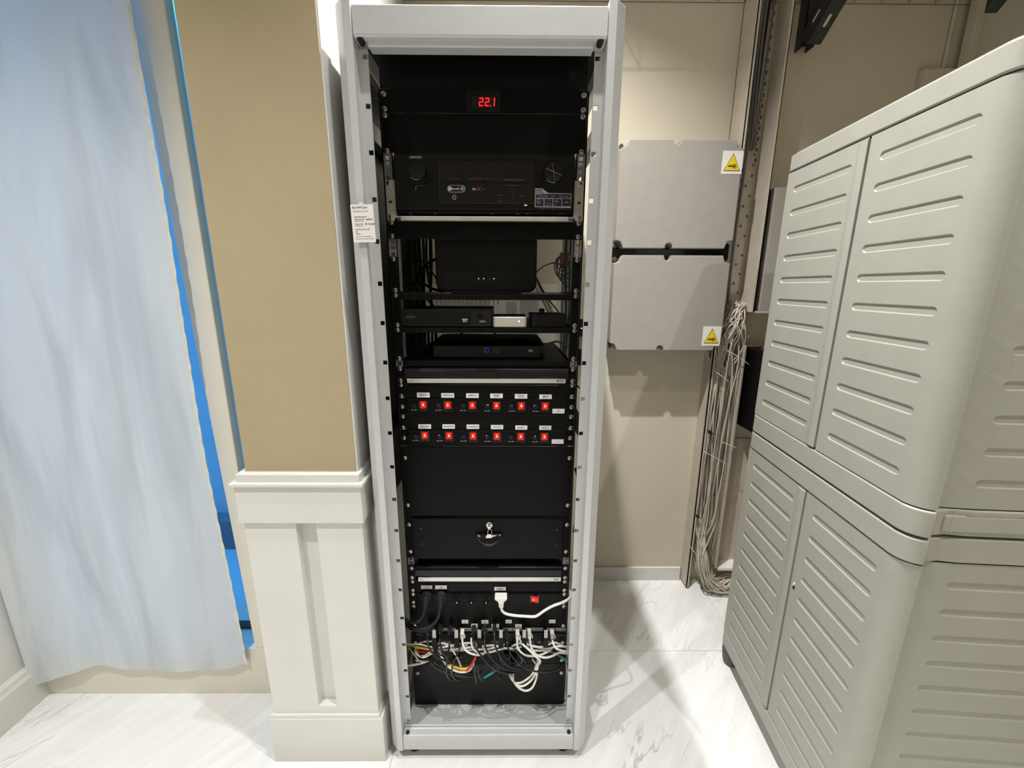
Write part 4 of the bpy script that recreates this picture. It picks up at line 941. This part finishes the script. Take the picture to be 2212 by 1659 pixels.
for pts, r, lab in (([(902, 600, .36), (912, 582, .32), (928, 566, .25), (946, 559, .14)], .0042, 'thick black cable arching up to the left side of the router'),
                 ([(880, 565, .30), (905, 563, .30), (916, 566, .26), (926, 578, .22), (938, 594, .18), (950, 612, .12)], .0028, 'thin black cable sloping down to the left edge of the router'),
                 ([(865, 618, .2), (890, 612, .22), (912, 612, .2), (935, 624, .16), (958, 629, .11)], .0045, 'thick black cable lying on the upper shelf left of the router'),
                 ([(872, 580, .35), (885, 600, .33), (900, 618, .3), (915, 640, .33), (940, 664, .3), (962, 690, .2)], .0030, 'black cable dropping from the upper shelf towards the disc player'),
                 ([(1158, 588, .12), (1175, 575, .25), (1195, 568, .32), (1215, 572, .36), (1232, 570, .4)], .0024, 'thin black cable leaving the right side of the router'),
                 ([(1158, 600, .12), (1180, 640, .25), (1205, 672, .33), (1215, 690, .36)], .0026, 'black cable falling from the router to the converter box'),
                 ([(990, 716, .3), (1000, 722, .26), (1014, 732, .2)], .0026, 'short black cable entering the back of the satellite box left of centre'),
                 ([(1062, 716, .3), (1076, 724, .26), (1096, 728, .2)], .0022, 'short thin cable entering the back of the satellite box right of centre'),
                 ([(1168, 752, .2), (1186, 742, .28), (1204, 738, .34), (1218, 744, .38), (1232, 752, .42)], .0038, 'thick black cable curving away from the right of the satellite box')):
    cable('data_cable', lab, [(u, v, y) for u, v, y in pts], r, 'rubber')
random.seed(3)
for k in range(7):
    c = Vector((.238+.004*k, .34+.01*(k % 3), 1.505-.006*k)); rr = .022+.006*(k % 4)
    pts = [c+Vector((rr*math.cos(a_+k)*(.8+.1*k % .3), .012*math.sin(a_*2+k), rr*1.2*math.sin(a_+k)))for a_ in [j*math.pi/6 for j in range(11)]]
    bar(pts, .0018, 'rubber', 'data_cable', 'thin black cable in the tangled coil at the right rear of the rack', 'cable', 'coiled cables at the right rear', 6)
for k in range(5):
    x = .250+.008*k
    bar([(x, .40, 1.64), (x-.004, .40, 1.5), (x+.004*math.sin(k*2), .39, 1.35), (x-.004*k+.005, .41, 1.2), (x, .40, 1.0), (x, .40, .5)], .004 if k % 2 else .0028, 'rubber' if k % 2 else 'greyc', 'data_cable', 'dark cable running down the right rear of the rack', 'cable', 'cables down the right rear')
for k, (u0, u1, lab) in enumerate(((1152, 1194, 'outer'), (1160, 1202, 'inner'))):
    a = P(u0, 606, .52); b = P(u1, 690, .40)
    bar([a, (a+b)/2, b], .006, 'zinc', 'conduit', lab+' of two slanted grey conduits seen right of the router', 'conduit')
c = P(1222, 560, .40); o = MB().box((c.x-.02, .39, c.z-.025), (c.x+.016, .41, c.z+.022)).box((c.x-.004, .386, c.z-.010), (c.x+.008, .39, c.z+.006)).build('terminal_block', 'brown', bevel=.003)
tag(o, 'brown terminal block among the coiled cables at the right rear', 'terminal block')
# device strip on the wall right behind the rack's right side
t = thing('wall_device', P(1262, 728, .60), 'small black device with a white light on the wall behind the right post', 'device')
a = P(1253, 728, .60); b = P(1270, 690, .60)
MB().box((a.x, .60, a.z), (b.x+.03, .64, b.z)).build('body', 'black2', t, bevel=.003)
MB().box((a.x+.002, .64, a.z+.004), (b.x+.02, WY, b.z-.004)).build('back_plate', 'white', t)
c = P(1256, 709, .60); MB().cyl((c.x, .60, c.z), .0025, -.001, 'y', 10).build('status_light', 'led_white', t)
t = thing('wall_adapter', P(1258, 790, .60), 'black power adapter with a round dial on the wall behind the right post', 'adapter')
a = P(1250, 790, .60); b = P(1268, 758, .60)
MB().box((a.x, .60, a.z), (b.x+.03, .66, b.z)).build('body', 'black2', t, bevel=.003)
MB().cyl((a.x+.02, .60, (a.z+b.z)/2), .016, -.004, 'y', 20).build('dial', 'gloss', t)
MB().box((a.x+.004, .66, a.z+.004), (b.x+.02, WY, b.z-.004)).build('back_plate', 'white', t)
cable('data_cable', 'thin dark lead bent behind the right post below the wall adapter', [(1246, 832, .40), (1252, 838, .40), (1257, 836, .42), (1259, 828, .45), (1262, 800, .60)], .0032, 'rubber')
cable('power_cord', 'black cord with white connector hanging at the right inside of the rack', [(1243, 1012, .05), (1247, 1025, .05), (1249, 1050, .05), (1246, 1080, .05), (1246, 1110, .06), (1240, 1150, .06)], .0045, 'rubber')

# ---- card taped to the left post
cr0 = [P(756.5, 442, -.1165), P(805.5, 441, -.1165), P(812.5, 523, -.1165), P(764.5, 524, -.1165)]
wc = thing('wifi_card', (cr0[3].x, -.1165, cr0[3].z), 'white printed wifi card taped to the left rack post', 'card')
MB().prism([(p.x, p.z) for p in reversed(cr0)], 'y', -.117, -.1161).build('card', 'paper', wc)
MB().box((cr0[0].x+.020, -.1175, cr0[0].z-.004), (cr0[0].x+.028, -.117, cr0[0].z+.005)).build('tape', 'tape', wc)
Rc = Matrix.Rotation(math.radians(90), 4, 'X') @ Matrix.Rotation(math.radians(4.8), 4, 'Z')
Rc = Matrix.Rotation(math.radians(-1.), 4, 'Y') @ Matrix.Rotation(math.radians(90), 4, 'X')
for s, u, v, h, mm in (('Sky Wifi Card', 760.5, 448.5, .0062, 'ink'), ('Connettiti al tuo wifi', 761.3, 456.5, .0043, 'inkgrey'), ('Connessione manuale', 764.5, 468.5, .0034, 'ink'), ('Nome rete wifi', 765.5, 473.8, .0036, 'ink'), ('admin', 790, 473.5, .0068, 'ink'), ('SKYWIFI_98411', 766, 477.8, .0036, 'inkgrey'), ('Password wifi', 766.5, 484, .0036, 'ink'), ('& router', 788.5, 483.5, .0068, 'ink'), ('r6uter0npass9', 767, 488, .0034, 'inkgrey'), ('Connessione tramite WPS', 767.5, 495.5, .0032, 'ink'), ('PIN', 768, 501, .0036, 'ink'), ('48890011', 769, 505.2, .0034, 'inkgrey'), ('Scopri di piu su sky.it/assistenza', 769, 511, .0030, 'inkgrey'), ('La password puo essere modificata dal pannello', 767.5, 516, .0024, 'inkgrey')):
    p = P(u, v, -.1172); text(s, h, mm, wc, p, 'LEFT', .92, rot=Rc, depth=.0001, shear=.25 if s in ('admin', '& router') else 0)

# ================================================================== WALL BOXES, TRUNKING, CABLES
BY = .592
def warning(parent, u0, v0, u1, v1, Y):
    a = P(u0, v1, Y); b = P(u1, v0, Y); w_ = b.x-a.x; h_ = b.z-a.z
    s = MB().box((a.x, Y-.001, a.z), (b.x, Y, b.z)).build('warning_sticker', 'white', parent)
    tri = lambda m: [(a.x+w_*(.10+m), a.z+h_*(.13+m*.8)), (a.x+w_*(.92-m), a.z+h_*(.13+m*.8)), (a.x+w_*.51, a.z+h_*(.90-m*1.5))]
    MB().prism(tri(0), 'y', Y-.0014, Y-.001).build('triangle_border', 'ink', s)
    MB().prism(tri(.035), 'y', Y-.0018, Y-.0014).build('triangle_field', 'signyel', s)
    c = (a.x+w_*.62, a.z+h_*.34)
    n = 16
    MB().prism([(c[0]+w_*(.12 if k % 2 else .095)*math.cos(2*math.pi*k/n), c[1]+w_*(.12 if k % 2 else .095)*math.sin(2*math.pi*k/n)) for k in range(n)], 'y', Y-.0021, Y-.0018).build('gear_mark', mat('sign_olive', (150, 128, 18), .5), s)
    MB().box((a.x+w_*.29, Y-.0024, a.z+h_*.31), (a.x+w_*.63, Y-.0021, a.z+h_*.355)).build('arm_mark', 'ink', s)
    MB().box((a.x+w_*.36, Y-.0024, a.z+h_*.38), (a.x+w_*.48, Y-.0021, a.z+h_*.40)).build('finger_mark', 'ink', s)
def enclosure(label, z0, z1, top_box):
    t = thing('wall_enclosure', (.70, .65, z0), label, 'electrical box')
    X0, X1 = .470, .925
    MB().box((X0+.006, BY+.055, z0+.006), (X1-.004, WY, z1-.006)).build('base', 'box', t, bevel=.006)
    # lid with half-round screw notches cut in its edges
    def notch(cx, up, zed):
        n = 8; r = .014
        return [(cx+r*math.cos(math.pi*(k/n)), zed+(-1 if up else 1)*(.006+r*math.sin(math.pi*k/n))) for k in range(n+1)]
    mids = ((X0+X1)/2-.02,)
    pts = []
    # bottom edge left->right
    pts += [(X0+.030, z0)]
    for cx in mids: pts += [(cx-.014, z0)]+notch(cx, False, z0)[::-1]+[(cx+.014, z0)]
    pts += [(X1-.03, z0), (X1-.022, z0+.026), (X1, z0+.03), (X1, z1-.03), (X1-.022, z1-.026), (X1-.03, z1)]
    for cx in mids: pts += [(cx+.014, z1)]+notch(cx, True, z1)+[(cx-.014, z1)]
    pts += [(X0+.030, z1), (X0+.020, z1-.024), (X0, z1-.03), (X0, z0+.03), (X0+.020, z0+.024)]
    lid = MB().prism(pts, 'y', BY, BY+.06).build('lid', 'box', t, bevel=.0025)
    for xx in (X0+.010, mids[0], X1-.012):
        for zz in (z0+.012, z1-.012):
            MB().lathe((xx, BY+.045, zz), [(.0085, 0), (.0085, -.008), (.006, -.010), (.004, -.010), (.003, -.007)], 'y', 16).build('lid_screw', 'slotdark', t, smooth='auto')
    return t
zb0, zb1, zu0, zu1 = P(1440, 757, BY).z, P(1440, 551.5, BY).z, P(1450, 536.5, BY).z, P(1470, 301, BY).z
e1 = enclosure('upper grey electrical box on the back wall right of the rack', zu0, zu1, True); warning(e1, 1557, 326, 1607, 376, BY)
e2 = enclosure('lower grey electrical box on the back wall right of the rack', zb0, zb1, False); warning(e2, 1515, 705, 1559, 747, BY)
jn = thing('box_joiner', (.7, .66, zb1), 'black horizontal joining profile between the two grey wall boxes', 'profile')
MB().box((.468, .625, zb1-.002), (.905, WY-.02, zu0+.002)).build('channel', 'gloss', jn, bevel=.002)
MB().box((.895, .618, zb1-.018), (.93, .66, zu0+.022)).build('end_clip', 'black2', jn, bevel=.008)

# upper perforated cable tray (open U-channel with slotted back and drilled sides)
TX0, TX1, TY = .922, 1.048, .602
ty = thing('cable_tray', (.985, .66, 1.33), 'tall cream perforated cable tray running up the back wall', 'cable tray')
zt0, zt1 = 1.30, CEIL
MB().box((TX0, TY, zu1-.03), (TX0+.003, WY, zt1)).build('left_flange', 'duct', ty)
MB().box((TX0, TY, zu1-.03), (TX0+.010, TY+.003, zt1)).build('left_lip', 'duct', ty)
MB().box((TX1-.003, TY, zt0+.03), (TX1, WY, zt1)).build('right_flange', 'duct', ty)
MB().box((TX1-.010, TY, zt0+.03), (TX1, TY+.003, zt1)).build('right_lip', 'duct', ty)
back = MB().box((TX0, WY-.006, zt0), (TX1, WY-.002, zt1)).build('back_plate', 'ductgrey', ty)
hb = MB().prism(rrect(-.0042, -.008, .0042, .008, .0041, 4), 'y', -.0010, 0); o_ = hb.build('h', 'slotdark', local=True); HOLE = o_.data; bpy.data.objects.remove(o_)
hr = MB().lathe((0, 0, 0), [(.0095, 0), (.0085, -.0012), (.0060, -.0016), (.0058, -.0004)], 'y', 12); o_ = hr.build('h', 'duct', local=True, smooth='auto'); RIM = o_.data; bpy.data.objects.remove(o_)
k = 0; zz = zt0+.03
while zz < zt1-.03:
    inst(HOLE, 'hole', (TX0+(.085 if k % 2 and zz < 1.9 else .106), WY-.006, zz), back)
    r_ = inst(RIM, 'hole_rim', (TX0+(.085 if k % 2 and zz < 1.9 else .106), WY-.006, zz), back)
    inst(HOLE, 'hole', (TX0+(.068 if zz < 1.9 else .112), WY-.006, zz+.019), back)
    zz += .038; k += 1
random.seed(11)
gl = 'cables tied in the upper tray'
for k in range(4):
    x = TX0+.064+.010*k
    pts = [(x+.004*math.sin(z*7+k), WY-.02-.008*(k % 2), z) for z in ([CEIL-.01, 2.6, 2.4, 2.25, 2.1, 2.0, 1.95] if k else [CEIL-.01, 2.6, 2.3, 2.05, 1.9, 1.7, 1.5, 1.36])]
    bar(pts, .0048 if k < 3 else .003, 'greyc' if k != 2 else 'rubber', 'data_cable', 'grey cable tied along the left side of the perforated wall tray', 'cable', gl, 6)
for z in (2.28, 2.02):
    bar([(TX0+.004, TY+.02, z), (TX0+.03, TY+.06, z+.012), (TX0+.07, WY-.008, z+.004)], .0012, 'white', 'cable_tie', 'thin white tie strung across the perforated tray', 'cable tie', 'ties across the tray', 5)

# lower open trunking with its cable bundle
LX0, LX1, LY = .922, 1.062, .640
lt = thing('wall_trunking', (.99, .67, 0), 'open cream wall trunking with cables spilling onto the floor', 'trunking')
MB().box((LX0-.002, LY, .012), (LX0+.006, WY, 1.24)).build('left_side', 'duct', lt, bevel=.001)
MB().box((LX0-.002, LY, .012), (LX0+.012, LY+.003, 1.24)).build('left_lip', 'duct', lt)
MB().box((LX1-.004, LY, .115), (LX1, WY, 1.19)).build('right_side', 'duct', lt, bevel=.001)
MB().box((LX1-.012, LY, .115), (LX1, LY+.003, 1.19)).build('right_lip', 'duct', lt)
lb_ = MB().box((LX0, WY-.006, .10), (LX1, WY-.001, 1.24)).build('back_plate', 'ductgrey', lt)
for k in range(14):
    inst(HOLE, 'hole', (LX0+(.095 if k % 2 else .115), WY-.006, .18+.072*k), lb_)
t2 = thing('wall_trunking', (1.14, .67, .1), 'second cream trunking end right of the cable bundle, partly behind the cabinet', 'trunking')
MB().box((LX1+.004, WY-.006, .105), (1.25, WY-.001, .75)).build('back_plate', 'duct', t2)
MB().box((LX1+.004, LY, .100), (1.25, WY, .115)).build('end_cap', 'white', t2, bevel=.002)
MB().box((1.18, LY, .115), (1.184, WY, .75)).build('right_side', 'duct', t2)
# white trunk cover box with dark side, black box, by the cabinet
a = P(1664, 427, .66)
cv_ = thing('trunk_cover', (1.13, .66, 1.31), 'pale grey cover box between the tray and the storage cabinet', 'cover box')
MB().box((1.075, .612, 1.335), (1.22, WY, 1.80)).build('box', 'box', cv_, bevel=.003)
MB().box((1.068, .622, 1.34), (1.075, .69, 1.792)).build('dark_side_face', 'slotdark', cv_)
MB().box((1.058, .606, 1.326), (1.23, WY, 1.335)).build('bottom_edge', 'duct', cv_)
bk = thing('black_wall_box', (1.2, .62, .82), 'black box on the wall half hidden behind the storage cabinet', 'wall box')
MB().box((1.085, .55, .83), (1.34, WY, 1.175)).build('body', 'black2', bk, bevel=.003)
MB().box((1.080, .546, .835), (1.34, .55, 1.165)).build('door', 'black', bk, bevel=.002)
for k in range(3): bar([(1.10+.02*k, .60, 1.178), (1.11+.02*k, .58, 1.20), (1.14+.02*k, .57, 1.185)], .003, 'greyc', 'data_cable', 'grey cable lying on top of the black wall box', 'cable', 'cables on the black box', 6)
# bundle
random.seed(5)
gbnd = 'beige cables in the open trunking'
for k in range(38):
    x = LX0+.018+random.random()*.085; y = LY+.006+random.random()*.055; ph = random.uniform(0, 6); am = random.uniform(.006, .022)
    top = [(1.000+random.uniform(-.02, .045), .67+random.uniform(-.03, .03), 1.345+random.uniform(-.01, .03)), (.99+random.uniform(-.03, .03), .645+random.uniform(-.02, .03), 1.27)]
    mid = [(min(LX1-.012, max(LX0+.012, x+am*math.sin(z*6+ph))), y+.010*math.sin(z*5+ph)*.6, z) for z in (1.12, .95, .78, .62, .48, .36)]
    xb = LX0+.030+random.random()*.04; 
    rr = random.uniform(.07, .16); yb = LY+random.uniform(-.05, .035)
    bot = [(xb, yb+.01, .20), (xb+rr*.18, yb-.005, .085+random.random()*.02), (xb+rr*.75, yb-.015, .022+random.random()*.025), (1.10+random.random()*.05, yb+random.uniform(-.02, .02), .018+random.random()*.05), (1.26, yb, .02+random.random()*.06)]
    bar(top+mid+bot, random.uniform(.0026, .0034), 'beige', 'data_cable', 'beige cable in the bundle filling the open wall trunking', 'cable', gbnd, 6)
for k in range(16):
    x0 = 1.0+random.uniform(-.06, .07); 
    bar([(1.03+random.uniform(-.03, .02), .66, 1.36), (1.0+random.uniform(-.04, .04), .635, 1.31), (x0-.02, .63, 1.25), (x0-.03+random.uniform(-.05, .04), .65, 1.17), (LX0+.03+random.random()*.08, .67, 1.05)], random.uniform(.002, .003), 'beige' if k % 4 else 'rubber', 'data_cable', 'loose cable fanning out below the perforated tray', 'cable', 'loose cables below the tray', 6)
for (u0, v0, u1, v1) in ((1541, 800, 1575, 826), (1562, 752, 1619, 788), (1520, 975, 1570, 1003), (1560, 955, 1592, 968), (1490, 1180, 1505, 1200)):
    a = P(u0, v0, LY-.004); b = P(u1, v1, LY-.012)
    bar([a, (a+b)/2+Vector((0, -.006, .002)), b], .0013, 'white', 'cable_tie', 'pale cable tie across the beige bundle', 'cable tie', 'ties on the beige bundle', 5)
for (u, v) in ((1533, 932), (1505, 1112)):
    c = P(u, v, LY+.01); o = MB().prism([(c.x-.012, c.z+.008), (c.x-.006, c.z-.008), (c.x+.014, c.z-.012), (c.x+.004, c.z+.004)], 'y', LY-.002, LY+.02).build('black_clip', 'rubber', bevel=.002)
    tag(o, 'black clip on the left edge of the beige cable bundle, %s' % ('upper' if v < 1000 else 'lower'), 'clip')

# ---- wire basket tray along the back wall
wt = thing('wire_tray', (.7, .60, 2.44), 'wire basket cable tray along the top of the back wall', 'cable tray')
zw = P(1600, 6, .70).z; 
for yy, zz in ((.70, zw), (.48, zw), (.70, zw+.055)):
    MB().tube([(-.33, yy, zz), (1.765, yy, zz)], .0013, 6, 0).build('long_wire', 'wire', wt)
cw = MB().tube([(0, .48, zw+.06), (0, .48, zw+.004), (0, .55, zw+.004), (0, .70, zw+.004), (0, .70, zw+.06)], .0011, 6, 0).build('c', 'wire', wt)
CW = cw.data; bpy.data.objects.remove(cw)
for k in range(20):
    o = bpy.data.objects.new('cross_wire', CW); COL.objects.link(o); o.parent = wt; o.location = (-.28+.10*k, 0, 0)
# ---- black wall brackets
def wbracket(label, X, Yw, flip):
    t = thing('wall_bracket', (X, Yw, 2.2), label, 'bracket')
    z0 = 2.290
    MB().box((X-.022, Yw-.045, z0), (X+.022, Yw-.041, 2.93)).build('upright', 'bracket', t, bevel=.001)
    MB().box((X-.022, Yw-.045, z0), (X-.018, Yw, 2.93)).build('upright_side', 'bracket', t)
    MB().box((X+.018, Yw-.045, z0), (X+.022, Yw, 2.93)).build('upright_side', 'bracket', t)
    # strut rising forward
    d = Vector((.06, -.74, .67)).normalized(); nrm = Vector((0, .67, .74)).normalized()
    p0 = Vector((X, Yw-.05, z0+.018)); L = .70
    def blk(xa, xb, na, nb, la, lb):
        vs = [p0+Vector((x, 0, 0))+nrm*n+d*l for l in (la, lb) for n in (na, nb) for x in (xa, xb)]
        return MB().add(vs, [(0, 1, 3, 2), (4, 6, 7, 5), (0, 4, 5, 1), (2, 3, 7, 6), (0, 2, 6, 4), (1, 5, 7, 3)])
    blk(-.026, .026, -.034, -.031, 0, L).build('strut_web', 'bracket', t)
    fl1 = blk(-.026, -.023, -.034, .026, 0, L).build('strut_flange', 'bracket', t)
    blk(.023, .026, -.034, .026, 0, L).build('strut_flange', 'bracket', t)
    for k in range(7):
        c = p0+d*(.07+.09*k)-nrm*.0345
        o = MB().add([c+Vector((x, 0, 0))+d*l-nrm*.0006 for l in (-.018, .018) for x in (-.005, .005)], [(0, 1, 3, 2)]).build('slot', 'wall', t)
        c = p0+d*(.07+.09*k)+Vector((-.0266, 0, 0))
        MB().add([c+nrm*n+d*l for l in (-.018, .018) for n in (-.005, .005)], [(0, 1, 3, 2)]).build('slot', 'wall', t)
    MB().lathe((X, Yw-.05, z0+.014), [(.010, 0), (.010, -.006), (.005, -.006), (.005, -.014), (.001, -.015)], 'y', 8).build('bolt', 'chrome', t)
wbracket('dark slotted wall bracket at the top right of the back wall', 1.155, WY, 0)
br2 = thing('wall_bracket', (1.74, .30, 2.35), 'dark bracket end at the top right corner by the right wall', 'bracket')
a = P(2125, 29, .42); 
MB().prism([(a.y, a.z), (a.y-.015, a.z+.012), (a.y-.45, a.z+.42), (a.y-.45, a.z+.5), (a.y, a.z+.5)], 'x', a.x, a.x+.04).build('plate', 'bracket', br2, bevel=.002)
# conduit and junction box near the back right corner
a = P(2041, 140, WY-.01)
o = MB().tube([(a.x, WY-.006, CEIL), (a.x, WY-.006, a.z-.02)], .006, 10, 0).build('conduit', 'wall', smooth='auto'); tag(o, 'slim painted conduit running down the back wall to a junction box', 'conduit')
b = P(1995, 148, WY-.02); c = P(2062, 260, WY-.02)
jb = thing('junction_box', (b.x, WY-.03, c.z), 'small painted junction box showing above the storage cabinet', 'junction box')
MB().box((b.x, WY-.028, c.z), (c.x, WY, b.z)).build('body', 'wall', jb, bevel=.004)
MB().box((b.x+.006, WY-.032, c.z+.006), (c.x-.006, WY-.028, b.z-.006)).build('cover', 'wall', jb, bevel=.002)
a = P(2104, 10, .66)
o = MB().box((1.742, .655, 0.02), (1.775, .69, CEIL)).build('corner_trunking', 'wall', bevel=.002); tag(o, 'narrow painted trunking in the back right corner', 'trunking')

# ================================================================== STORAGE CABINETS (two stacked)
ANG = math.radians(-4.4); C0 = Vector((.90, .27, 0))
# local frame: x into the cabinet depth, y along the door front (0 far .. -.68 near)
DEP, LEN = .45, .648
def arc(cx, cy, r, a0, a1, n=6): return [(cx+r*math.cos(math.radians(a0+(a1-a0)*i/n)), cy+r*math.sin(math.radians(a0+(a1-a0)*i/n))) for i in range(n+1)]
def outline(o=0., rn=.043):
    """plan outline ccw, grown by o; near corner rounded with a step before the side face"""
    x0, x1, y0, y1 = -o, DEP+o, -LEN-o, o
    pts = arc(x0+.03, y1-.03, .03, 90, 180, 5)
    pts += arc(x0+rn, y0+rn, rn, 180, 262, 8)
    pts += [(x0+rn+.006, y0+.012), (x0+rn+.035, y0+.018), (x0+rn+.07, y0+.014)]
    pts += [(x1-.05, y0+.014)] + arc(x1-.03, y0+.044, .03, 270, 360, 4) + arc(x1-.03, y1-.03, .03, 0, 90, 4)
    return pts
def slotted(s0, s1, z0, z1, slots, depth, place):
    """flat panel with recessed stadium grooves; place(s, z, d) -> 3D"""
    mb = MB(); slots = sorted(slots, key=lambda q_: q_[2]); K = 5
    def V(s, z, d): mb.v.append(Vector(place(s, z, d))); return len(mb.v)-1
    edges = [z0]
    for a, b in zip(slots, slots[1:]): edges.append((a[2]+b[2])/2)
    edges.append(z1)
    for (sa, sb, zc_, h), zb, zt in zip(slots, edges, edges[1:]):
        r = h/2
        def ring(ins, d):
            rr = r-ins
            L_ = [(sa+r-rr*math.sin(math.pi*i/K), zc_+rr*math.cos(math.pi*i/K)) for i in range(K+1)]       # top -> left -> bottom
            R_2 = [(sb-r+rr*math.sin(math.pi*i/K), zc_-rr*math.cos(math.pi*i/K)) for i in range(K+1)]       # bottom -> right -> top
            return [V(x, z, d) for x, z in L_+R_2]
        r0 = ring(0, 0); r1 = ring(.0024, depth); n = len(r0)
        for i in range(n): mb.f.append((r0[i], r0[(i+1) % n], r1[(i+1) % n], r1[i]))
        mb.f.append(tuple(r1))
        # surround
        TL = V(s0, zt, 0); BL = V(s0, zb, 0); TR = V(s1, zt, 0); BR = V(s1, zb, 0)
        tA = V(sa+r, zt, 0); tB = V(sb-r, zt, 0); bA = V(sa+r, zb, 0); bB = V(sb-r, zb, 0)
        mb.f.append((r0[0], r0[n-1], tB, tA)); mb.f.append((r0[K], bA, bB, r0[K+1]))
        mb.f.append(tuple([tA, TL, BL, bA]+r0[K::-1][:K+1]))
        mb.f.append(tuple([bB, BR, TR, tB]+r0[n-1:K:-1]))
    return mb
def cabinet(label, zb, zt, zd0, zd1, lower):
    t = thing('storage_cabinet', C0+Vector((0, 0, 0)), label, 'cabinet', None, ANG)
    L = dict(local=True)
    # carcass, a little inside the door planes
    core = [(.012, -.012), (.012, -LEN+.055), (.05, -LEN+.030), (DEP-.01, -LEN+.022), (DEP-.01, -.012)]
    MB().prism(core, 'z', zb+.01, zt-.01).build('carcass', 'cab', t, **L)
    rims = [(zd1+.003, zt), (zb, zd0-.003)]
    for k, (a, b) in enumerate(rims):
        MB().prism(outline(.003), 'z', a, b).build('top_rim' if k == 0 else 'bottom_rim', 'cab', t, bevel=.003, smooth='auto', **L)
    if not lower:
        MB().prism([(x*.985+.003, y*.985-.005) for x, y in outline(-.002)], 'z', zt, zt+.006).build('lid_panel', 'cab', t, bevel=.003, **L)
        # stacking recess bars round the near corner
        MB().box((.075, -LEN+.008, zb+.012), (DEP-.03, -LEN+.0105, zd0-.016)).build('stacking_panel', 'cab', t, **L)
        MB().box((.062, -LEN+.0085, zb+.010), (.105, -LEN+.03, zd0-.014)).build('corner_block', 'cab', t, bevel=.004, **L)
    else:
        for x, y in ((.02, -.035), (.02, -LEN+.06), (DEP-.05, -.035), (DEP-.05, -LEN+.05)):
            MB().lathe((x+.012, y, 0), [(.020, 0), (.030, .012), (.036, .055), (.036, zb)], 'z', 16).build('foot', 'cabdark', t, smooth='auto', **L)
    split = -.335
    zs = [zd1-.052-.0645*i for i in range(11)]
    # far door
    zA, zB = zd0, zd1
    d1 = slotted(split+.004, -.012, zA, zB, [(-.287, -.050, z, .0185) for z in zs], .0032, lambda s, z, d: (d, s, z))
    d1.box((.008, split+.004, zA), (.012, -.012, zB))
    door = d1.build('door', 'cab', t, **L)
    MB().prism([(.012, split+.003)]+[(-.0005-.0052*math.sin(math.pi*min(1, k_/9+.12))**.8, split+.003+.038*k_/9) for k_ in range(10)]+[(.012, split+.041)], 'z', zA+.004, zB-.004).build('edge_bead', 'cab', door, smooth='auto', **L)
    d2 = slotted(-LEN+.043, split-.002, zA, zB, [(-.592, -.372, z, .0185) for z in zs], .0032, lambda s, z, d: (d, s, z))
    # wrapped rounded near corner
    cpts = arc(.043, -LEN+.043, .043, 180, 262, 12)
    cpts += [(cpts[-1][0]+.006, -LEN+.03)]; nc = len(cpts)
    d2.add([(x, y, zA) for x, y in cpts]+[(x, y, zB) for x, y in cpts], [(k_, k_+1, nc+k_+1, nc+k_) for k_ in range(nc-1)])
    door2 = d2.build('door', 'cab', t, smooth='auto', **L)
    MB().box((-.001, split-.0020, zA), (.012, split+.0035, zB)).build('door_gap', 'rubber', t, **L) if False else None
    # small dark gaps where the doors meet the rims
    MB().prism([(.004, zA-.003), (.004, zA+.014), (.012, zA+.014), (.012, zA-.003)], 'y', split-.003, split+.006).build('latch_gap', 'rubber', t, **L)
    # side panel towards the camera
    sp_ = slotted(.052, DEP-.006, zA, zB, [(.105, DEP-.045, z, .0185) for z in zs], .0032, lambda s, z, d: (s, -LEN+.014+d+(.004*max(0, (.10-s)/.05) if s < .10 else 0), z))
    sp_.build('added_shade_panel', 'cab', t, **L)
    if lower:
        MB().prism(rrect(split-.021, .592, split-.013, .608, .0035, 4), 'x', -.0015, .002).build('keyhole', 'rubber', door2, **L)
        MB().prism(rrect(split-.020, .602, split-.014, .612, .0028, 4), 'x', -.0025, .002).build('key_flap', 'white', door2, **L)
    return t
cabinet('upper grey plastic storage cabinet with ribbed doors, stacked on another one', .951, 1.808, 1.010, 1.760, False)
cabinet('lower grey plastic storage cabinet with ribbed doors standing on the floor', .078, .945, .135, .888, True)
